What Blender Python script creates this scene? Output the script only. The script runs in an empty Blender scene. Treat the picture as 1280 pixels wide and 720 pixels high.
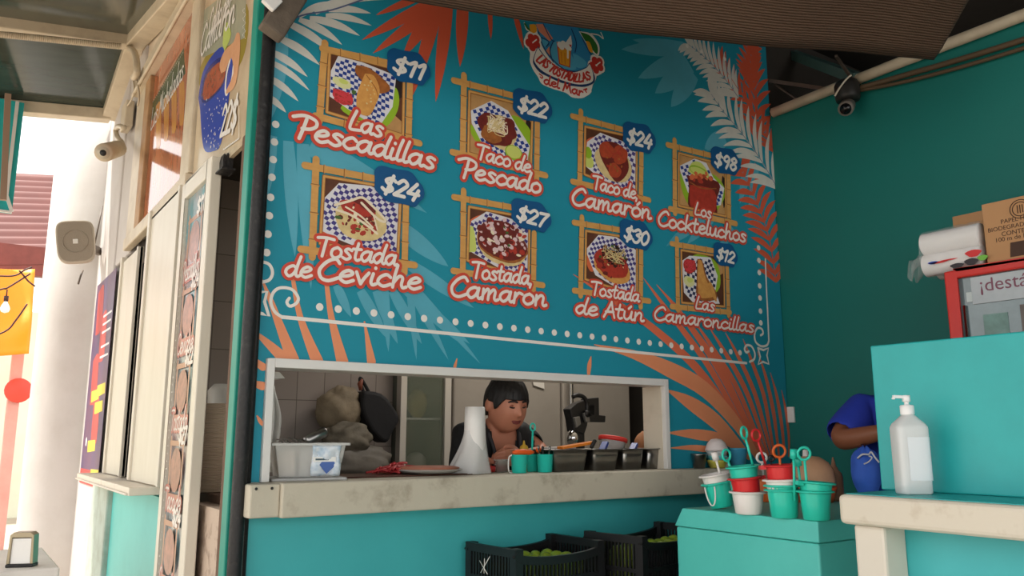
import bpy, bmesh, math, random
from mathutils import Vector, Matrix, noise
PI = math.pi
rnd = random.Random(7)
C = bpy.context.scene.collection

# ------------------------------------------------------------------ camera, sky, sun, exposure
EYE = Vector((0, 0, 1.25)); FPX = 1013.4; YAW = math.radians(34.607); PITCH = math.radians(10.3)
cd = bpy.data.cameras.new('camera'); cam = bpy.data.objects.new('camera', cd); C.objects.link(cam)
cam.location = EYE; cam.rotation_euler = (PI/2+PITCH, 0, -YAW)
cd.sensor_width = 36; cd.lens = FPX/1280*36; cd.clip_start = .02; cd.clip_end = 200
sc = bpy.context.scene; sc.camera = cam
sc.view_settings.view_transform = 'Standard'; sc.view_settings.look = 'None'
sc.view_settings.gamma = 1; sc.view_settings.use_curve_mapping = False
sc.view_settings.exposure = 1.15
w = bpy.data.worlds.new('sky'); sc.world = w; w.use_nodes = True
bgn = w.node_tree.nodes['Background']; bgn.inputs[0].default_value = (1, .985, .965, 1); bgn.inputs[1].default_value = 1.0
sd = bpy.data.lights.new('sun', 'SUN'); so = bpy.data.objects.new('sun', sd); C.objects.link(so)
sd.energy = 3.6; sd.angle = math.radians(3); sd.color = (1, .95, .87)
so.rotation_euler = Vector((.34, -.30, -.89)).to_track_quat('-Z', 'Y').to_euler()   # from the left and beyond, high
so.location = (-4, 8, 9)

# ------------------------------------------------------------------ helpers
_fw = Vector((math.sin(YAW)*math.cos(PITCH), math.cos(YAW)*math.cos(PITCH), math.sin(PITCH)))
_rt = Vector((math.cos(YAW), -math.sin(YAW), 0)); _up = _rt.cross(_fw)
def _ray(x, y): return _fw+_rt*((x-640)/FPX)-_up*((y-360)/FPX)
def onX(x, y, d): k = _ray(x, y); return EYE+k*(d/k.x)
def onY(x, y, d): k = _ray(x, y); return EYE+k*(d/k.y)
def onZ(x, y, d): k = _ray(x, y); return EYE+k*((d-EYE.z)/k.z)
def lin(v):
    v /= 255.0
    return v/12.92 if v <= .04045 else ((v+.055)/1.055)**2.4
MATS = {}
def mat(name, rgb, rough=.6, metal=0, var=0.0, scale=6, bump=0, bscale=40, rgb2=None, spec=.5, trans=0, alpha=1, emit=0, stretch=None, thr=None, coat=0, ior=1.45):
    """procedural material: base colour broken up by noise towards rgb2 (wear or dirt), optional bump"""
    if name in MATS: return MATS[name]
    m = bpy.data.materials.new(name); m.use_nodes = True; MATS[name] = m
    nt = m.node_tree; b = nt.nodes['Principled BSDF']
    c = tuple(lin(v) for v in rgb)+(1,)
    b.inputs['Base Color'].default_value = c; b.inputs['Roughness'].default_value = rough
    b.inputs['Metallic'].default_value = metal; b.inputs['Specular IOR Level'].default_value = spec
    b.inputs['Transmission Weight'].default_value = trans; b.inputs['Alpha'].default_value = alpha
    b.inputs['Coat Weight'].default_value = coat; b.inputs['IOR'].default_value = ior
    if emit:
        b.inputs['Emission Color'].default_value = c; b.inputs['Emission Strength'].default_value = emit
    tc = None
    if var or bump:
        tc = nt.nodes.new('ShaderNodeTexCoord'); mp = nt.nodes.new('ShaderNodeMapping')
        nt.links.new(tc.outputs['Object'], mp.inputs[0])
        if stretch: mp.inputs['Scale'].default_value = stretch
    if var:
        n = nt.nodes.new('ShaderNodeTexNoise'); n.inputs['Scale'].default_value = scale; n.inputs['Detail'].default_value = 6
        n.inputs['Roughness'].default_value = .62
        nt.links.new(mp.outputs[0], n.inputs[0])
        r = nt.nodes.new('ShaderNodeValToRGB'); lo, hi = thr or (.32, .68)
        c2 = tuple(lin(v) for v in rgb2)+(1,) if rgb2 else tuple(v*(1-var) for v in c[:3])+(1,)
        r.color_ramp.elements[0].position = lo; r.color_ramp.elements[1].position = hi
        if rgb2: c2 = tuple(a*(1-var)+b_*var for a, b_ in zip(c, c2))
        r.color_ramp.elements[0].color = c2; r.color_ramp.elements[1].color = c
        nt.links.new(n.outputs[0], r.inputs[0]); nt.links.new(r.outputs[0], b.inputs['Base Color'])
    if bump:
        n2 = nt.nodes.new('ShaderNodeTexNoise'); n2.inputs['Scale'].default_value = bscale; n2.inputs['Detail'].default_value = 4
        nt.links.new(mp.outputs[0], n2.inputs[0])
        bp = nt.nodes.new('ShaderNodeBump'); bp.inputs['Strength'].default_value = bump; bp.inputs['Distance'].default_value = .01
        nt.links.new(n2.outputs[0], bp.inputs['Height']); nt.links.new(bp.outputs[0], b.inputs['Normal'])
    return m

class MB:
    """collects shapes into one mesh"""
    def __init__(s): s.v = []; s.f = []; s.mi = []; s.M = Matrix(); s.m = 0; s.sm = []
    def add(s, vs, fs, smooth=False):
        o = len(s.v); M = s.M
        s.v += [tuple(M @ Vector(v)) for v in vs]
        for f in fs: s.f.append([i+o for i in f]); s.mi.append(s.m); s.sm.append(smooth)
    def box(s, a, b):
        (x0, y0, z0), (x1, y1, z1) = a, b
        s.add([(x0,y0,z0),(x1,y0,z0),(x1,y1,z0),(x0,y1,z0),(x0,y0,z1),(x1,y0,z1),(x1,y1,z1),(x0,y1,z1)],
              [(0,3,2,1),(4,5,6,7),(0,1,5,4),(1,2,6,5),(2,3,7,6),(3,0,4,7)])
    def cbox(s, c, d, R=None):
        old = s.M; s.M = old @ Matrix.Translation(c) @ (R.to_4x4() if R else Matrix())
        h = [q/2 for q in d]; s.box([-q for q in h], h); s.M = old
    def bar(s, p, q, w, h, up=(0, 0, 1)):
        """box beam from p to q"""
        p, q = Vector(p), Vector(q); d = q-p; L = d.length; d.normalize(); u = Vector(up)
        sd_ = d.cross(u); sd_.normalize(); u = sd_.cross(d)
        vs = [p+sd_*(a*w/2)+u*(b*h/2)+d*(L*t) for t in (0, 1) for a, b in ((-1,-1),(1,-1),(1,1),(-1,1))]
        s.add(vs, [(0,1,2,3),(7,6,5,4),(0,4,5,1),(1,5,6,2),(2,6,7,3),(3,7,4,0)])
    def tube(s, pts, r, n=8, cap=True, closed=False):
        pts = [Vector(p) for p in pts]; N = len(pts); rs = r if isinstance(r, (list, tuple)) else [r]*N
        vs = []; prev = None
        for i, p in enumerate(pts):
            if closed: t = pts[(i+1) % N]-pts[i-1]
            else: t = pts[min(i+1, N-1)]-pts[max(i-1, 0)]
            t.normalize()
            a = prev if prev is not None else (Vector((0,0,1)) if abs(t.z) < .9 else Vector((1,0,0)))
            u = a-t*a.dot(t)
            if u.length < 1e-6: u = t.orthogonal()
            u.normalize(); prev = u; v_ = t.cross(u)
            vs += [p+(u*math.cos(2*PI*k/n)+v_*math.sin(2*PI*k/n))*rs[i] for k in range(n)]
        fs = []
        for i in range(N if closed else N-1):
            j = (i+1) % N
            for k in range(n): fs.append((i*n+k, i*n+(k+1) % n, j*n+(k+1) % n, j*n+k))
        if cap and not closed: fs += [tuple(range(n-1, -1, -1)), tuple((N-1)*n+k for k in range(n))]
        s.add(vs, fs, True)
    def lathe(s, prof, n=24, c=(0, 0, 0), wob=None, cap=(True, False)):
        """profile of (r, z)"""
        vs = []; fs = []
        for i, (r, z) in enumerate(prof):
            for k in range(n):
                a = 2*PI*k/n; rr = r*(wob(a, z) if wob else 1)
                vs.append((c[0]+rr*math.cos(a), c[1]+rr*math.sin(a), c[2]+z))
        for i in range(len(prof)-1):
            for k in range(n): fs.append((i*n+k, i*n+(k+1) % n, (i+1)*n+(k+1) % n, (i+1)*n+k))
        if cap[0]: fs.append(tuple(range(n-1, -1, -1)))
        if cap[1]: fs.append(tuple((len(prof)-1)*n+k for k in range(n)))
        s.add(vs, fs, True)
    def ball(s, c, r, n=16, m=10, fn=None):
        rx, ry, rz = r if isinstance(r, (tuple, list)) else (r, r, r); vs = []; fs = []
        for j in range(m+1):
            t = PI*j/m
            for k in range(n):
                a = 2*PI*k/n; d = Vector((math.sin(t)*math.cos(a), math.sin(t)*math.sin(a), math.cos(t)))
                q = fn(d) if fn else 1
                vs.append((c[0]+d.x*rx*q, c[1]+d.y*ry*q, c[2]+d.z*rz*q))
        for j in range(m):
            for k in range(n): fs.append((j*n+k, (j+1)*n+k, (j+1)*n+(k+1) % n, j*n+(k+1) % n))
        s.add(vs, fs, True)
    def prism(s, pts, d):
        """closed outline extruded by the vector d"""
        n = len(pts); d = Vector(d); vs = [Vector(p) for p in pts]; vs += [p+d for p in vs]
        s.add(vs, [tuple(range(n-1, -1, -1)), tuple(range(n, 2*n))]+[(i, (i+1) % n, n+(i+1) % n, n+i) for i in range(n)])
    def grid(s, nu, nv, fn, smooth=True):
        vs = [fn(i/(nu-1), j/(nv-1)) for j in range(nv) for i in range(nu)]
        s.add(vs, [(j*nu+i, j*nu+i+1, (j+1)*nu+i+1, (j+1)*nu+i) for j in range(nv-1) for i in range(nu-1)], smooth)
    def build(s, name, mats, parent=None, world=True, bevel=0, solid=0, sub=0, fix=True, seg=2):
        me = bpy.data.meshes.new(name); off = Vector((0, 0, 0))
        if parent is not None and world:
            p = parent
            while p: off += p.location; p = p.parent
        me.from_pydata([tuple(Vector(v)-off) for v in s.v], [], s.f)
        mats = mats if isinstance(mats, (list, tuple)) else [mats]
        for m_ in mats: me.materials.append(m_)
        for p, i, q in zip(me.polygons, s.mi, s.sm): p.material_index = i; p.use_smooth = q
        if fix:
            bm = bmesh.new(); bm.from_mesh(me); bmesh.ops.remove_doubles(bm, verts=bm.verts, dist=1e-6)
            bmesh.ops.recalc_face_normals(bm, faces=bm.faces); bm.to_mesh(me); bm.free()
        me.update(); o = bpy.data.objects.new(name, me); C.objects.link(o)
        if parent is not None: o.parent = parent
        if solid: q = o.modifiers.new('solid', 'SOLIDIFY'); q.thickness = solid; q.offset = 0
        if bevel: q = o.modifiers.new('bevel', 'BEVEL'); q.width = bevel; q.segments = seg; q.limit_method = 'ANGLE'; q.angle_limit = .6
        if sub: q = o.modifiers.new('sub', 'SUBSURF'); q.levels = q.render_levels = sub
        return o
def tag(o, label=None, cat=None, group=None, kind=None):
    for k, v in (('label', label), ('category', cat), ('group', group), ('kind', kind)):
        if v: o[k] = v
    return o
def thing(name, label, cat, loc=(0, 0, 0), rz=0, group=None):
    o = bpy.data.objects.new(name, None); C.objects.link(o); o.location = loc; o.rotation_euler = (0, 0, rz)
    o.empty_display_size = .05
    return tag(o, label, cat, group)
def struct(o): o['kind'] = 'structure'; return o
def copy_tree(o, parent=None):
    c = o.copy(); C.objects.link(c)
    if parent: c.parent = parent
    for ch in list(o.children): copy_tree(ch, c)
    return c
def smooth_line(pts, k=5):
    """Catmull-Rom through the points (any dimension)"""
    n = len(pts)
    if n < 3: return [tuple(p) for p in pts]
    out = []
    for i in range(n-1):
        p0, p1, p2, p3 = pts[max(i-1, 0)], pts[i], pts[i+1], pts[min(i+2, n-1)]
        for j in range(k):
            t = j/k
            out.append(tuple(.5*(2*b+(c-a)*t+(2*a-5*b+4*c-d)*t*t+(3*b-a-3*c+d)*t**3) for a, b, c, d in zip(p0, p1, p2, p3)))
    out.append(tuple(pts[-1])); return out

# ------------------------------------------------------------------ flat printed artwork: shapes laid on a wall surface
class Art:
    """2-D shapes in wall coordinates (a, z) put onto a plane; each layer lies a hair above the last"""
    def __init__(s, place): s.mb = MB(); s.place = place; s.mats = []; s.h = 0
    def use(s, m, h):
        if m not in s.mats: s.mats.append(m)
        s.mb.m = s.mats.index(m); s.h = max(h, s.h+2e-5) if s.mb.v else h; return s
    def poly(s, pts):
        s.h += 1e-5; pts = [(p[0], p[1]) for p in pts]; s.mb.add([s.place(a, z, s.h) for a, z in pts], [tuple(range(len(pts)))])
    def disc(s, a, z, r, n=16, rz=None): s.poly([(a+r*math.cos(2*PI*k/n), z+(rz or r)*math.sin(2*PI*k/n)) for k in range(n)])
    def stroke(s, pts, wd, closed=False):
        P = [Vector((p[0], p[1])) for p in pts]; n = len(P); ws = wd if isinstance(wd, (list, tuple)) else [wd]*n
        if n == 1 or all((p-P[0]).length < 1e-5 for p in P): s.disc(P[0].x, P[0].y, ws[0]/2, 10); return
        L = []; R = []; T = []
        for i in range(n):
            t = P[min(i+1, n-1)]-P[max(i-1, 0)]
            if t.length < 1e-7: t = Vector((1, 0))
            t.normalize(); nn = Vector((-t.y, t.x)); L.append(P[i]+nn*ws[i]/2); R.append(P[i]-nn*ws[i]/2); T.append(t)
        s.h += 1e-5; e = 3e-6
        vs = [s.place(p.x, p.y, s.h+i*e) for i, p in enumerate(L)]+[s.place(p.x, p.y, s.h+i*e) for i, p in enumerate(R)]
        fs = [(i, i+1, n+i+1, n+i) for i in range(n-1)]
        for i, sg in ((0, -1), (n-1, 1)):           # round ends, part of the same ribbon
            if ws[i] > 1e-4:
                nn = Vector((-T[i].y, T[i].x)); k0 = len(vs)
                for k in range(1, 6):
                    a = PI*k/6; q = P[i]+nn*(math.cos(a)*ws[i]/2)+T[i]*(sg*math.sin(a)*ws[i]/2); vs.append(s.place(q.x, q.y, s.h+i*e))
                fs.append((i,)+tuple(range(k0, k0+5))+(n+i,))
        s.mb.add(vs, fs); s.h += n*e
    def leaf(s, p, q, wd, bend=0, n=10, base=.25):
        """blade from p to the tip q, widest a little after the base"""
        p, q = Vector(p), Vector(q); d = q-p; nn = Vector((-d.y, d.x)); L = d.length
        if L < 1e-6: return
        nn /= L; left = []; right = []
        for i in range(n+1):
            t = i/n; wv = wd/2*(math.sin(PI*min(1, (base+(1-base)*t)))**.8 if t < 1 else 0)
            c = p+d*t+nn*(bend*L*math.sin(PI*t)); left.append(c+nn*wv); right.append(c-nn*wv)
        s.poly(left+right[::-1][1:])
    def build(s, name, parent, mats=None): return s.mb.build(name, s.mats, parent, fix=False)

GL = {
 'a': (1.0, [[(.78,.85),(.5,1),(.15,.75),(.05,.35),(.3,.02),(.6,.3),(.78,.9)], [(.8,.98),(.74,.3),(.86,.03),(1.02,.14)]]),
 'c': (.86, [[(.78,.8),(.52,1),(.17,.72),(.08,.3),(.4,0),(.82,.22)]]),
 'd': (1.0, [[(.72,.8),(.5,1),(.15,.75),(.05,.35),(.3,.02),(.6,.3),(.75,.8)], [(.95,1.9),(.8,1.1),(.73,.3),(.86,.03),(1.0,.12)]]),
 'e': (.86, [[(.1,.48),(.5,.56),(.75,.8),(.5,1),(.18,.75),(.08,.3),(.4,0),(.82,.22)]]),
 'h': (.95, [[(.26,1.9),(.14,.9),(.1,0)], [(.13,.4),(.4,.95),(.63,.85),(.6,.3),(.7,.02),(.9,.12)]]),
 'i': (.42, [[(.18,.95),(.1,.3),(.2,.02),(.4,.12)], [(.27,1.42),(.28,1.46)]]),
 'k': (.86, [[(.26,1.9),(.14,.9),(.1,0)], [(.72,.98),(.2,.45)], [(.2,.45),(.45,.35),(.78,.0)]]),
 'l': (.42, [[(.32,1.9),(.18,1.1),(.1,.3),(.2,.02),(.4,.12)]]),
 'm': (1.3, [[(.12,.95),(.1,0)], [(.11,.45),(.38,.97),(.52,.8),(.5,.02)], [(.51,.45),(.8,.97),(.97,.8),(.94,.25),(1.04,.02),(1.24,.12)]]),
 'n': (.98, [[(.12,.95),(.1,0)], [(.11,.45),(.42,.97),(.66,.82),(.63,.25),(.74,.02),(.94,.12)]]),
 'o': (.92, [[(.5,1),(.15,.75),(.1,.28),(.4,0),(.78,.25),(.8,.72),(.5,1)]]),
 'ó': (.92, [[(.5,1),(.15,.75),(.1,.28),(.4,0),(.78,.25),(.8,.72),(.5,1)], [(.5,1.3),(.72,1.62)]]),
 'r': (.72, [[(.14,.95),(.1,0)], [(.12,.45),(.38,.95),(.68,.88)]]),
 's': (.78, [[(.7,.88),(.42,1),(.2,.8),(.5,.5),(.66,.22),(.38,0),(.06,.14)]]),
 't': (.7, [[(.38,1.65),(.28,.8),(.26,.25),(.42,.02),(.62,.12)], [(.02,1.06),(.66,1.1)]]),
 'u': (.98, [[(.12,.95),(.1,.3),(.34,.02),(.62,.35),(.74,.95)], [(.76,.98),(.72,.25),(.84,.02),(1.0,.12)]]),
 'ú': (.98, [[(.12,.95),(.1,.3),(.34,.02),(.62,.35),(.74,.95)], [(.76,.98),(.72,.25),(.84,.02),(1.0,.12)], [(.45,1.3),(.67,1.62)]]),
 'v': (.85, [[(.08,.95),(.22,.5),(.38,0)], [(.38,0),(.55,.5),(.78,.97)]]),
 'p': (.95, [[(.14,.95),(.08,-.7)], [(.12,.5),(.42,1),(.78,.75),(.72,.25),(.4,.02),(.12,.25)]]),
 ' ': (.5, []), ',': (.3, [[(.15,.1),(.05,-.3)]]), '.': (.3, [[(.15,.05),(.16,.06)]]),
 'L': (.95, [[(.38,1.85),(.16,.9),(.08,.2),(.25,.02),(.9,.12)]]),
 'P': (1.1, [[(.5,1.6),(.42,.8),(.3,-.1)], [(-.25,1.55),(.35,1.85),(1.0,1.65),(1.1,1.2),(.8,.85),(.35,.75)]]),
 'T': (1.0, [[(-.1,1.68),(.5,1.76),(1.15,1.68)], [(.58,1.7),(.5,.9),(.42,0)]]),
 'C': (1.15, [[(1.1,1.5),(.85,1.82),(.4,1.5),(.08,.8),(.22,.18),(.62,0),(1.12,.3)]]),
 'A': (1.0, [[(.02,0),(.4,1.1),(.62,1.85)], [(.62,1.85),(.75,1.0),(.95,.02)], [(.15,.62),(.85,.7)]]),
 'M': (1.4, [[(.05,0),(.3,1.0),(.42,1.75)], [(.42,1.75),(.62,.6)], [(.62,.6),(1.1,1.8)], [(1.1,1.8),(1.1,.7),(1.25,.0)]]),
 'S': (.9, [[(.8,1.5),(.5,1.8),(.15,1.45),(.5,.95),(.8,.5),(.45,0),(.08,.3)]]),
 'O': (1.05, [[(.5,1.8),(.12,1.3),(.1,.5),(.5,0),(.9,.5),(.88,1.3),(.5,1.8)]]),
 'D': (1.0, [[(.12,1.8),(.12,0)], [(.12,1.8),(.6,1.65),(.88,.95),(.6,.15),(.12,0)]]),
 'I': (.35, [[(.15,1.8),(.15,0)]]),
 '$': (.95, [[(.85,1.42),(.5,1.65),(.15,1.3),(.5,.9),(.8,.5),(.45,.15),(.05,.4)], [(.58,1.95),(.42,-.15)]]),
 '0': (.98, [[(.5,1.8),(.14,1.3),(.12,.5),(.45,0),(.82,.5),(.85,1.3),(.5,1.8)]]),
 '1': (.6, [[(.05,1.4),(.42,1.8),(.36,.9),(.28,0)]]),
 '2': (.95, [[(.12,1.35),(.45,1.8),(.82,1.4),(.55,.8),(.08,.05)], [(.08,.05),(.85,.08)]]),
 '3': (.92, [[(.12,1.5),(.5,1.8),(.8,1.4),(.4,1.0)], [(.4,1.0),(.82,.7),(.65,.1),(.3,0),(.05,.3)]]),
 '4': (.95, [[(.55,1.8),(.08,.62)], [(.08,.62),(.9,.68)], [(.8,1.15),(.62,0)]]),
 '7': (.88, [[(.08,1.65),(.85,1.75)], [(.85,1.75),(.5,.9),(.3,0)]]),
 '8': (.92, [[(.5,1.8),(.18,1.4),(.5,.98),(.82,.5),(.45,0),(.1,.45),(.45,.95),(.8,1.4),(.5,1.8)]]),
 '9': (.92, [[(.8,1.3),(.5,.95),(.15,1.25),(.45,1.8),(.8,1.45),(.7,.7),(.5,0)]]),
}
STRAIGHT = set('LASTODI')
def line_strokes(txt, P0, P1, xh, slant=0, fit=True, straight=False):
    """lettering along P0-P1 in wall coordinates: a list of smooth pen strokes"""
    P0, P1 = Vector(P0), Vector(P1); d = P1-P0; L = d.length; d /= L; up = Vector((-d.y, d.x))
    adv = sum(GL[c][0] for c in txt); sx = L/adv if fit else xh; out = []; x = 0
    for c in txt:
        a, st = GL[c]
        for s_ in st:
            pts = smooth_line(s_, 5 if len(s_) > 2 else 2)
            out.append([tuple(P0+d*((x+px)*sx+py*xh*slant)+up*(py*xh)) for px, py in pts])
        x += a
    return out
def shell_mesh(name, vs, fs): 
    me = bpy.data.meshes.new(name); me.from_pydata(vs, [], fs); return me
def block_text(body, size, m, parent, name, M, extrude=.0004):
    """block lettering with the built-in typeface, turned into a mesh"""
    cu = bpy.data.curves.new('lettering', 'FONT'); cu.body = body; cu.size = size; cu.extrude = extrude
    cu.align_x = 'LEFT'; cu.resolution_u = 3
    t = bpy.data.objects.new('lettering', cu); C.objects.link(t)
    dg = bpy.context.evaluated_depsgraph_get(); me = bpy.data.meshes.new_from_object(t.evaluated_get(dg))
    C.objects.unlink(t); bpy.data.objects.remove(t)
    off = Vector((0, 0, 0)); p = parent
    while p: off += p.location; p = p.parent
    me.transform(Matrix.Translation(-off) @ M); me.materials.clear(); me.materials.append(m)
    o = bpy.data.objects.new(name, me); C.objects.link(o); o.parent = parent; return o
# ------------------------------------------------------------------ materials
beige = mat('beige_paint', (208, 198, 180), .5, var=.35, scale=5, rgb2=(150, 132, 108), thr=(.2, .5), bump=.05)
beige_trim = mat('beige_trim', (206, 192, 168), .45, var=.4, scale=7, rgb2=(146, 122, 96), thr=(.25, .55))
cream_conc = mat('cream_concrete', (196, 188, 170), .7, var=.6, scale=9, rgb2=(118, 98, 78), thr=(.25, .47), bump=.25, bscale=30)
white_wall = mat('white_wall', (198, 192, 188), .85, var=.4, scale=2.5, rgb2=(170, 160, 152), thr=(.3, .6), bump=.08, bscale=25)
teal_wall_m = mat('teal_wall_paint', (16, 116, 108), .5, var=.35, scale=1.3, rgb2=(10, 92, 88), thr=(.3, .7), bump=.1, bscale=14)
teal_paint = mat('teal_gloss_paint', (42, 172, 172), .4, var=.3, scale=6, rgb2=(30, 140, 142), thr=(.3, .6), bump=.06, bscale=30)
aqua_paint = mat('aqua_wall_paint', (66, 178, 182), .45, var=.3, scale=3, rgb2=(46, 150, 158), thr=(.3, .65), bump=.05, bscale=20)
green_teal = mat('green_teal_post', (28, 146, 128), .45, var=.3, scale=8, rgb2=(20, 100, 90))
black_rubber = mat('black_pole', (26, 25, 26), .5, var=.5, scale=30, rgb2=(70, 66, 62), thr=(.25, .45), bump=.3, bscale=60)
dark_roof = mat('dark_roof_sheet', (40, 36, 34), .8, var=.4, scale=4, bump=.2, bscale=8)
alu = mat('white_aluminium', (222, 220, 216), .35, var=.2, scale=10, rgb2=(180, 174, 164), thr=(.25, .45))
steel = mat('steel', (150, 148, 145), .28, 1.0, var=.3, scale=12, rgb2=(105, 104, 102))
chrome = mat('chrome', (200, 200, 200), .12, 1.0)
floor_m = mat('concrete_floor', (178, 166, 150), .75, var=.4, scale=3, rgb2=(130, 118, 102), bump=.15, bscale=20)
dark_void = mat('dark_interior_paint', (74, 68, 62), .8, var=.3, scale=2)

# ------------------------------------------------------------------ the setting
b = MB(); b.box((-14, -6, -.1), (9, 26, 0)); struct(b.build('floor', floor_m))
# menu wall: hole for the serving window
WX0, WX1, WZ0, WZ1 = .862, 2.724, 1.1, 1.503
b = MB()
b.m = 0; b.box((.80, 2.70, 1.035), (WX0, 2.82, WZ1)); b.box((WX1, 2.70, 1.035), (3.605, 2.82, WZ1)); b.box((.80, 2.70, WZ1), (3.605, 2.82, 3.6))
b.m = 1; b.box((.80, 2.70, 0), (3.605, 2.82, 1.035))
struct(b.build('wall_back', [beige, aqua_paint]))
b = MB(); b.box((3.61, -1.6, 0), (3.73, 2.82, 3.0)); struct(b.build('wall_right', teal_wall_m))
b = MB(); b.tube([(3.585, 2.66, 3.0), (3.585, 1.9, 3.005), (3.585, 1.2, 3.0), (3.585, -1.4, 3.0)], .028, 8); struct(b.build('trim_1', beige_trim))
# roof over the seats, dark from below; unseen reach lengthened to shade wall tops
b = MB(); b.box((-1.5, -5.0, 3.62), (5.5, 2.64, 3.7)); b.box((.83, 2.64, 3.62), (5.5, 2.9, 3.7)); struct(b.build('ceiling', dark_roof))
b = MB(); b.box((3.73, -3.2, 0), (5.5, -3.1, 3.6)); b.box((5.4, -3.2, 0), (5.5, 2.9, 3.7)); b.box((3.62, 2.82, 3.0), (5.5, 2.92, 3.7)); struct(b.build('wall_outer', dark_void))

# kitchen room behind the menu wall
tile = mat('kitchen_tile', (150, 140, 134), .35)
nt = tile.node_tree; tcn = nt.nodes.new('ShaderNodeTexCoord'); br = nt.nodes.new('ShaderNodeTexBrick'); mp_ = nt.nodes.new('ShaderNodeMapping')
sx_ = nt.nodes.new('ShaderNodeSeparateXYZ'); cx_ = nt.nodes.new('ShaderNodeCombineXYZ')
nt.links.new(tcn.outputs['Object'], sx_.inputs[0]); nt.links.new(sx_.outputs[0], cx_.inputs[0]); nt.links.new(sx_.outputs[2], cx_.inputs[1])
nt.links.new(cx_.outputs[0], mp_.inputs[0]); nt.links.new(mp_.outputs[0], br.inputs[0]); mp_.inputs['Location'].default_value = (-.002, .062, 0)
br.offset = 0; br.inputs['Scale'].default_value = 1; br.inputs['Brick Width'].default_value = .155; br.inputs['Row Height'].default_value = .25
br.inputs['Mortar Size'].default_value = .0022
br.inputs['Color1'].default_value = (lin(150), lin(140), lin(134), 1); br.inputs['Color2'].default_value = (lin(144), lin(134), lin(128), 1)
br.inputs['Mortar'].default_value = (lin(96), lin(88), lin(82), 1); nt.links.new(br.outputs[0], nt.nodes['Principled BSDF'].inputs['Base Color'])
b = MB(); b.box((.84, 4.3, 0), (2.125, 4.38, 2.6)); struct(b.build('wall_kitchen', tile))
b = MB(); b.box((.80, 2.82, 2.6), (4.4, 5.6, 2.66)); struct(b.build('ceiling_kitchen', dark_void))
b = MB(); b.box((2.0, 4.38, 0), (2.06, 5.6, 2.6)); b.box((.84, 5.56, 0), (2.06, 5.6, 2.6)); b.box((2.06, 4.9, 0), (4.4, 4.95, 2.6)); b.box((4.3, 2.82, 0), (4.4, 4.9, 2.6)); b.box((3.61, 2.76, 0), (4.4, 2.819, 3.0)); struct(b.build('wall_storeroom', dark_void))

# serving window frame
b = MB()
b.box((WX0, 2.678, WZ0), (WX0+.026, 2.80, WZ1)); b.box((WX1-.026, 2.678, WZ0), (WX1, 2.80, WZ1)); b.box((WX0+.026, 2.678, WZ1-.03), (WX1-.026, 2.80, WZ1))
struct(b.build('window_1', alu, bevel=.002))
b = MB(); b.box((WX1-.030, 2.70, WZ0), (WX1-.0262, 2.82, WZ1-.031)); struct(b.build('trim_2', beige))

# counter slab through the window
b = MB()
def slab(u, v):
    return None
b.box((.90, 2.585, .992), (3.5, 2.70, 1.1)); b.box((.803, 2.60, .995), (.90, 2.70, 1.098)); b.box((.866, 2.70, 1.04), (2.72, 2.965, 1.1))
o = b.build('serving_counter', cream_conc, bevel=.006, seg=2)
tag(o, 'long cream concrete serving counter along the bottom of the kitchen window', 'counter')
for x, z in ((.822, 1.085), (.872, 1.085)):
    s_ = MB(); s_.ball((x, 2.599, z), .005, 8, 5); s_.build('screw', black_rubber, o)

# ------------------------------------------------------------------ the painted menu mural
MY = 2.697
def WP(x, y): p = onY(x, y, 2.7); return (p.x, p.z)
def place_w(a, z, h): return (a, MY-.0006-h, z)
m_base = mat('mural_turquoise', (36, 146, 168), .5, var=.25, scale=1.6, rgb2=(26, 124, 146), thr=(.3, .7), bump=.04, bscale=18, spec=.3)
m_light = mat('mural_pale_blue', (92, 178, 200), .5, var=.2, scale=3)
m_or = mat('mural_orange', (214, 92, 62), .5, var=.15, scale=4, rgb2=(190, 70, 50))
m_or3 = mat('mural_coral', (228, 116, 82), .5, var=.2, scale=4, rgb2=(206, 90, 62))
m_or2 = mat('mural_peach', (236, 152, 108), .5, var=.25, scale=4, rgb2=(216, 112, 76))
m_wh = mat('mural_white', (238, 232, 224), .5)
m_gr = mat('mural_leaf_white', (224, 220, 210), .5, var=.3, scale=9, rgb2=(160, 160, 158))
m_vein = mat('mural_leaf_violet', (92, 104, 140), .5)
m_txt = mat('mural_text_white', (240, 230, 222), .5)
m_red = mat('mural_text_red', (208, 74, 54), .5)
m_badge = mat('mural_badge_blue', (16, 84, 136), .5)
m_bam = mat('mural_bamboo', (218, 164, 92), .5, var=.35, scale=18, rgb2=(176, 116, 56), stretch=(1, 1, 3))
m_bam2 = mat('mural_bamboo_dark', (150, 96, 46), .5)
m_black = mat('mural_black', (30, 26, 26), .5)
mural = thing('menu_mural', 'turquoise painted menu board mural with palm leaves covering the kitchen wall', 'mural', (2.2, 2.70, 1.1))
b = MB()
X0, X1, Z1_ = .83, 3.603, 3.58
for (x0, z0, x1, z1) in ((X0, 1.1, WX0-.001, WZ1), (WX1+.001, 1.1, X1, WZ1), (X0, WZ1, X1, Z1_)): b.box((x0, MY, z0), (x1, 2.6995, z1))
b.build('painted_panel', m_base, mural)

def fan(art, m, h, blades, base=.25):
    art.use(m, h)
    for (bx, by, tx, ty, wd, *bend) in blades:
        p, q = WP(bx, by), WP(tx, ty); k = abs(WP(bx+1, by)[0]-WP(bx, by)[0])
        art.leaf(p, q, wd*k, bend[0] if bend else 0, 10, base)
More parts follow.
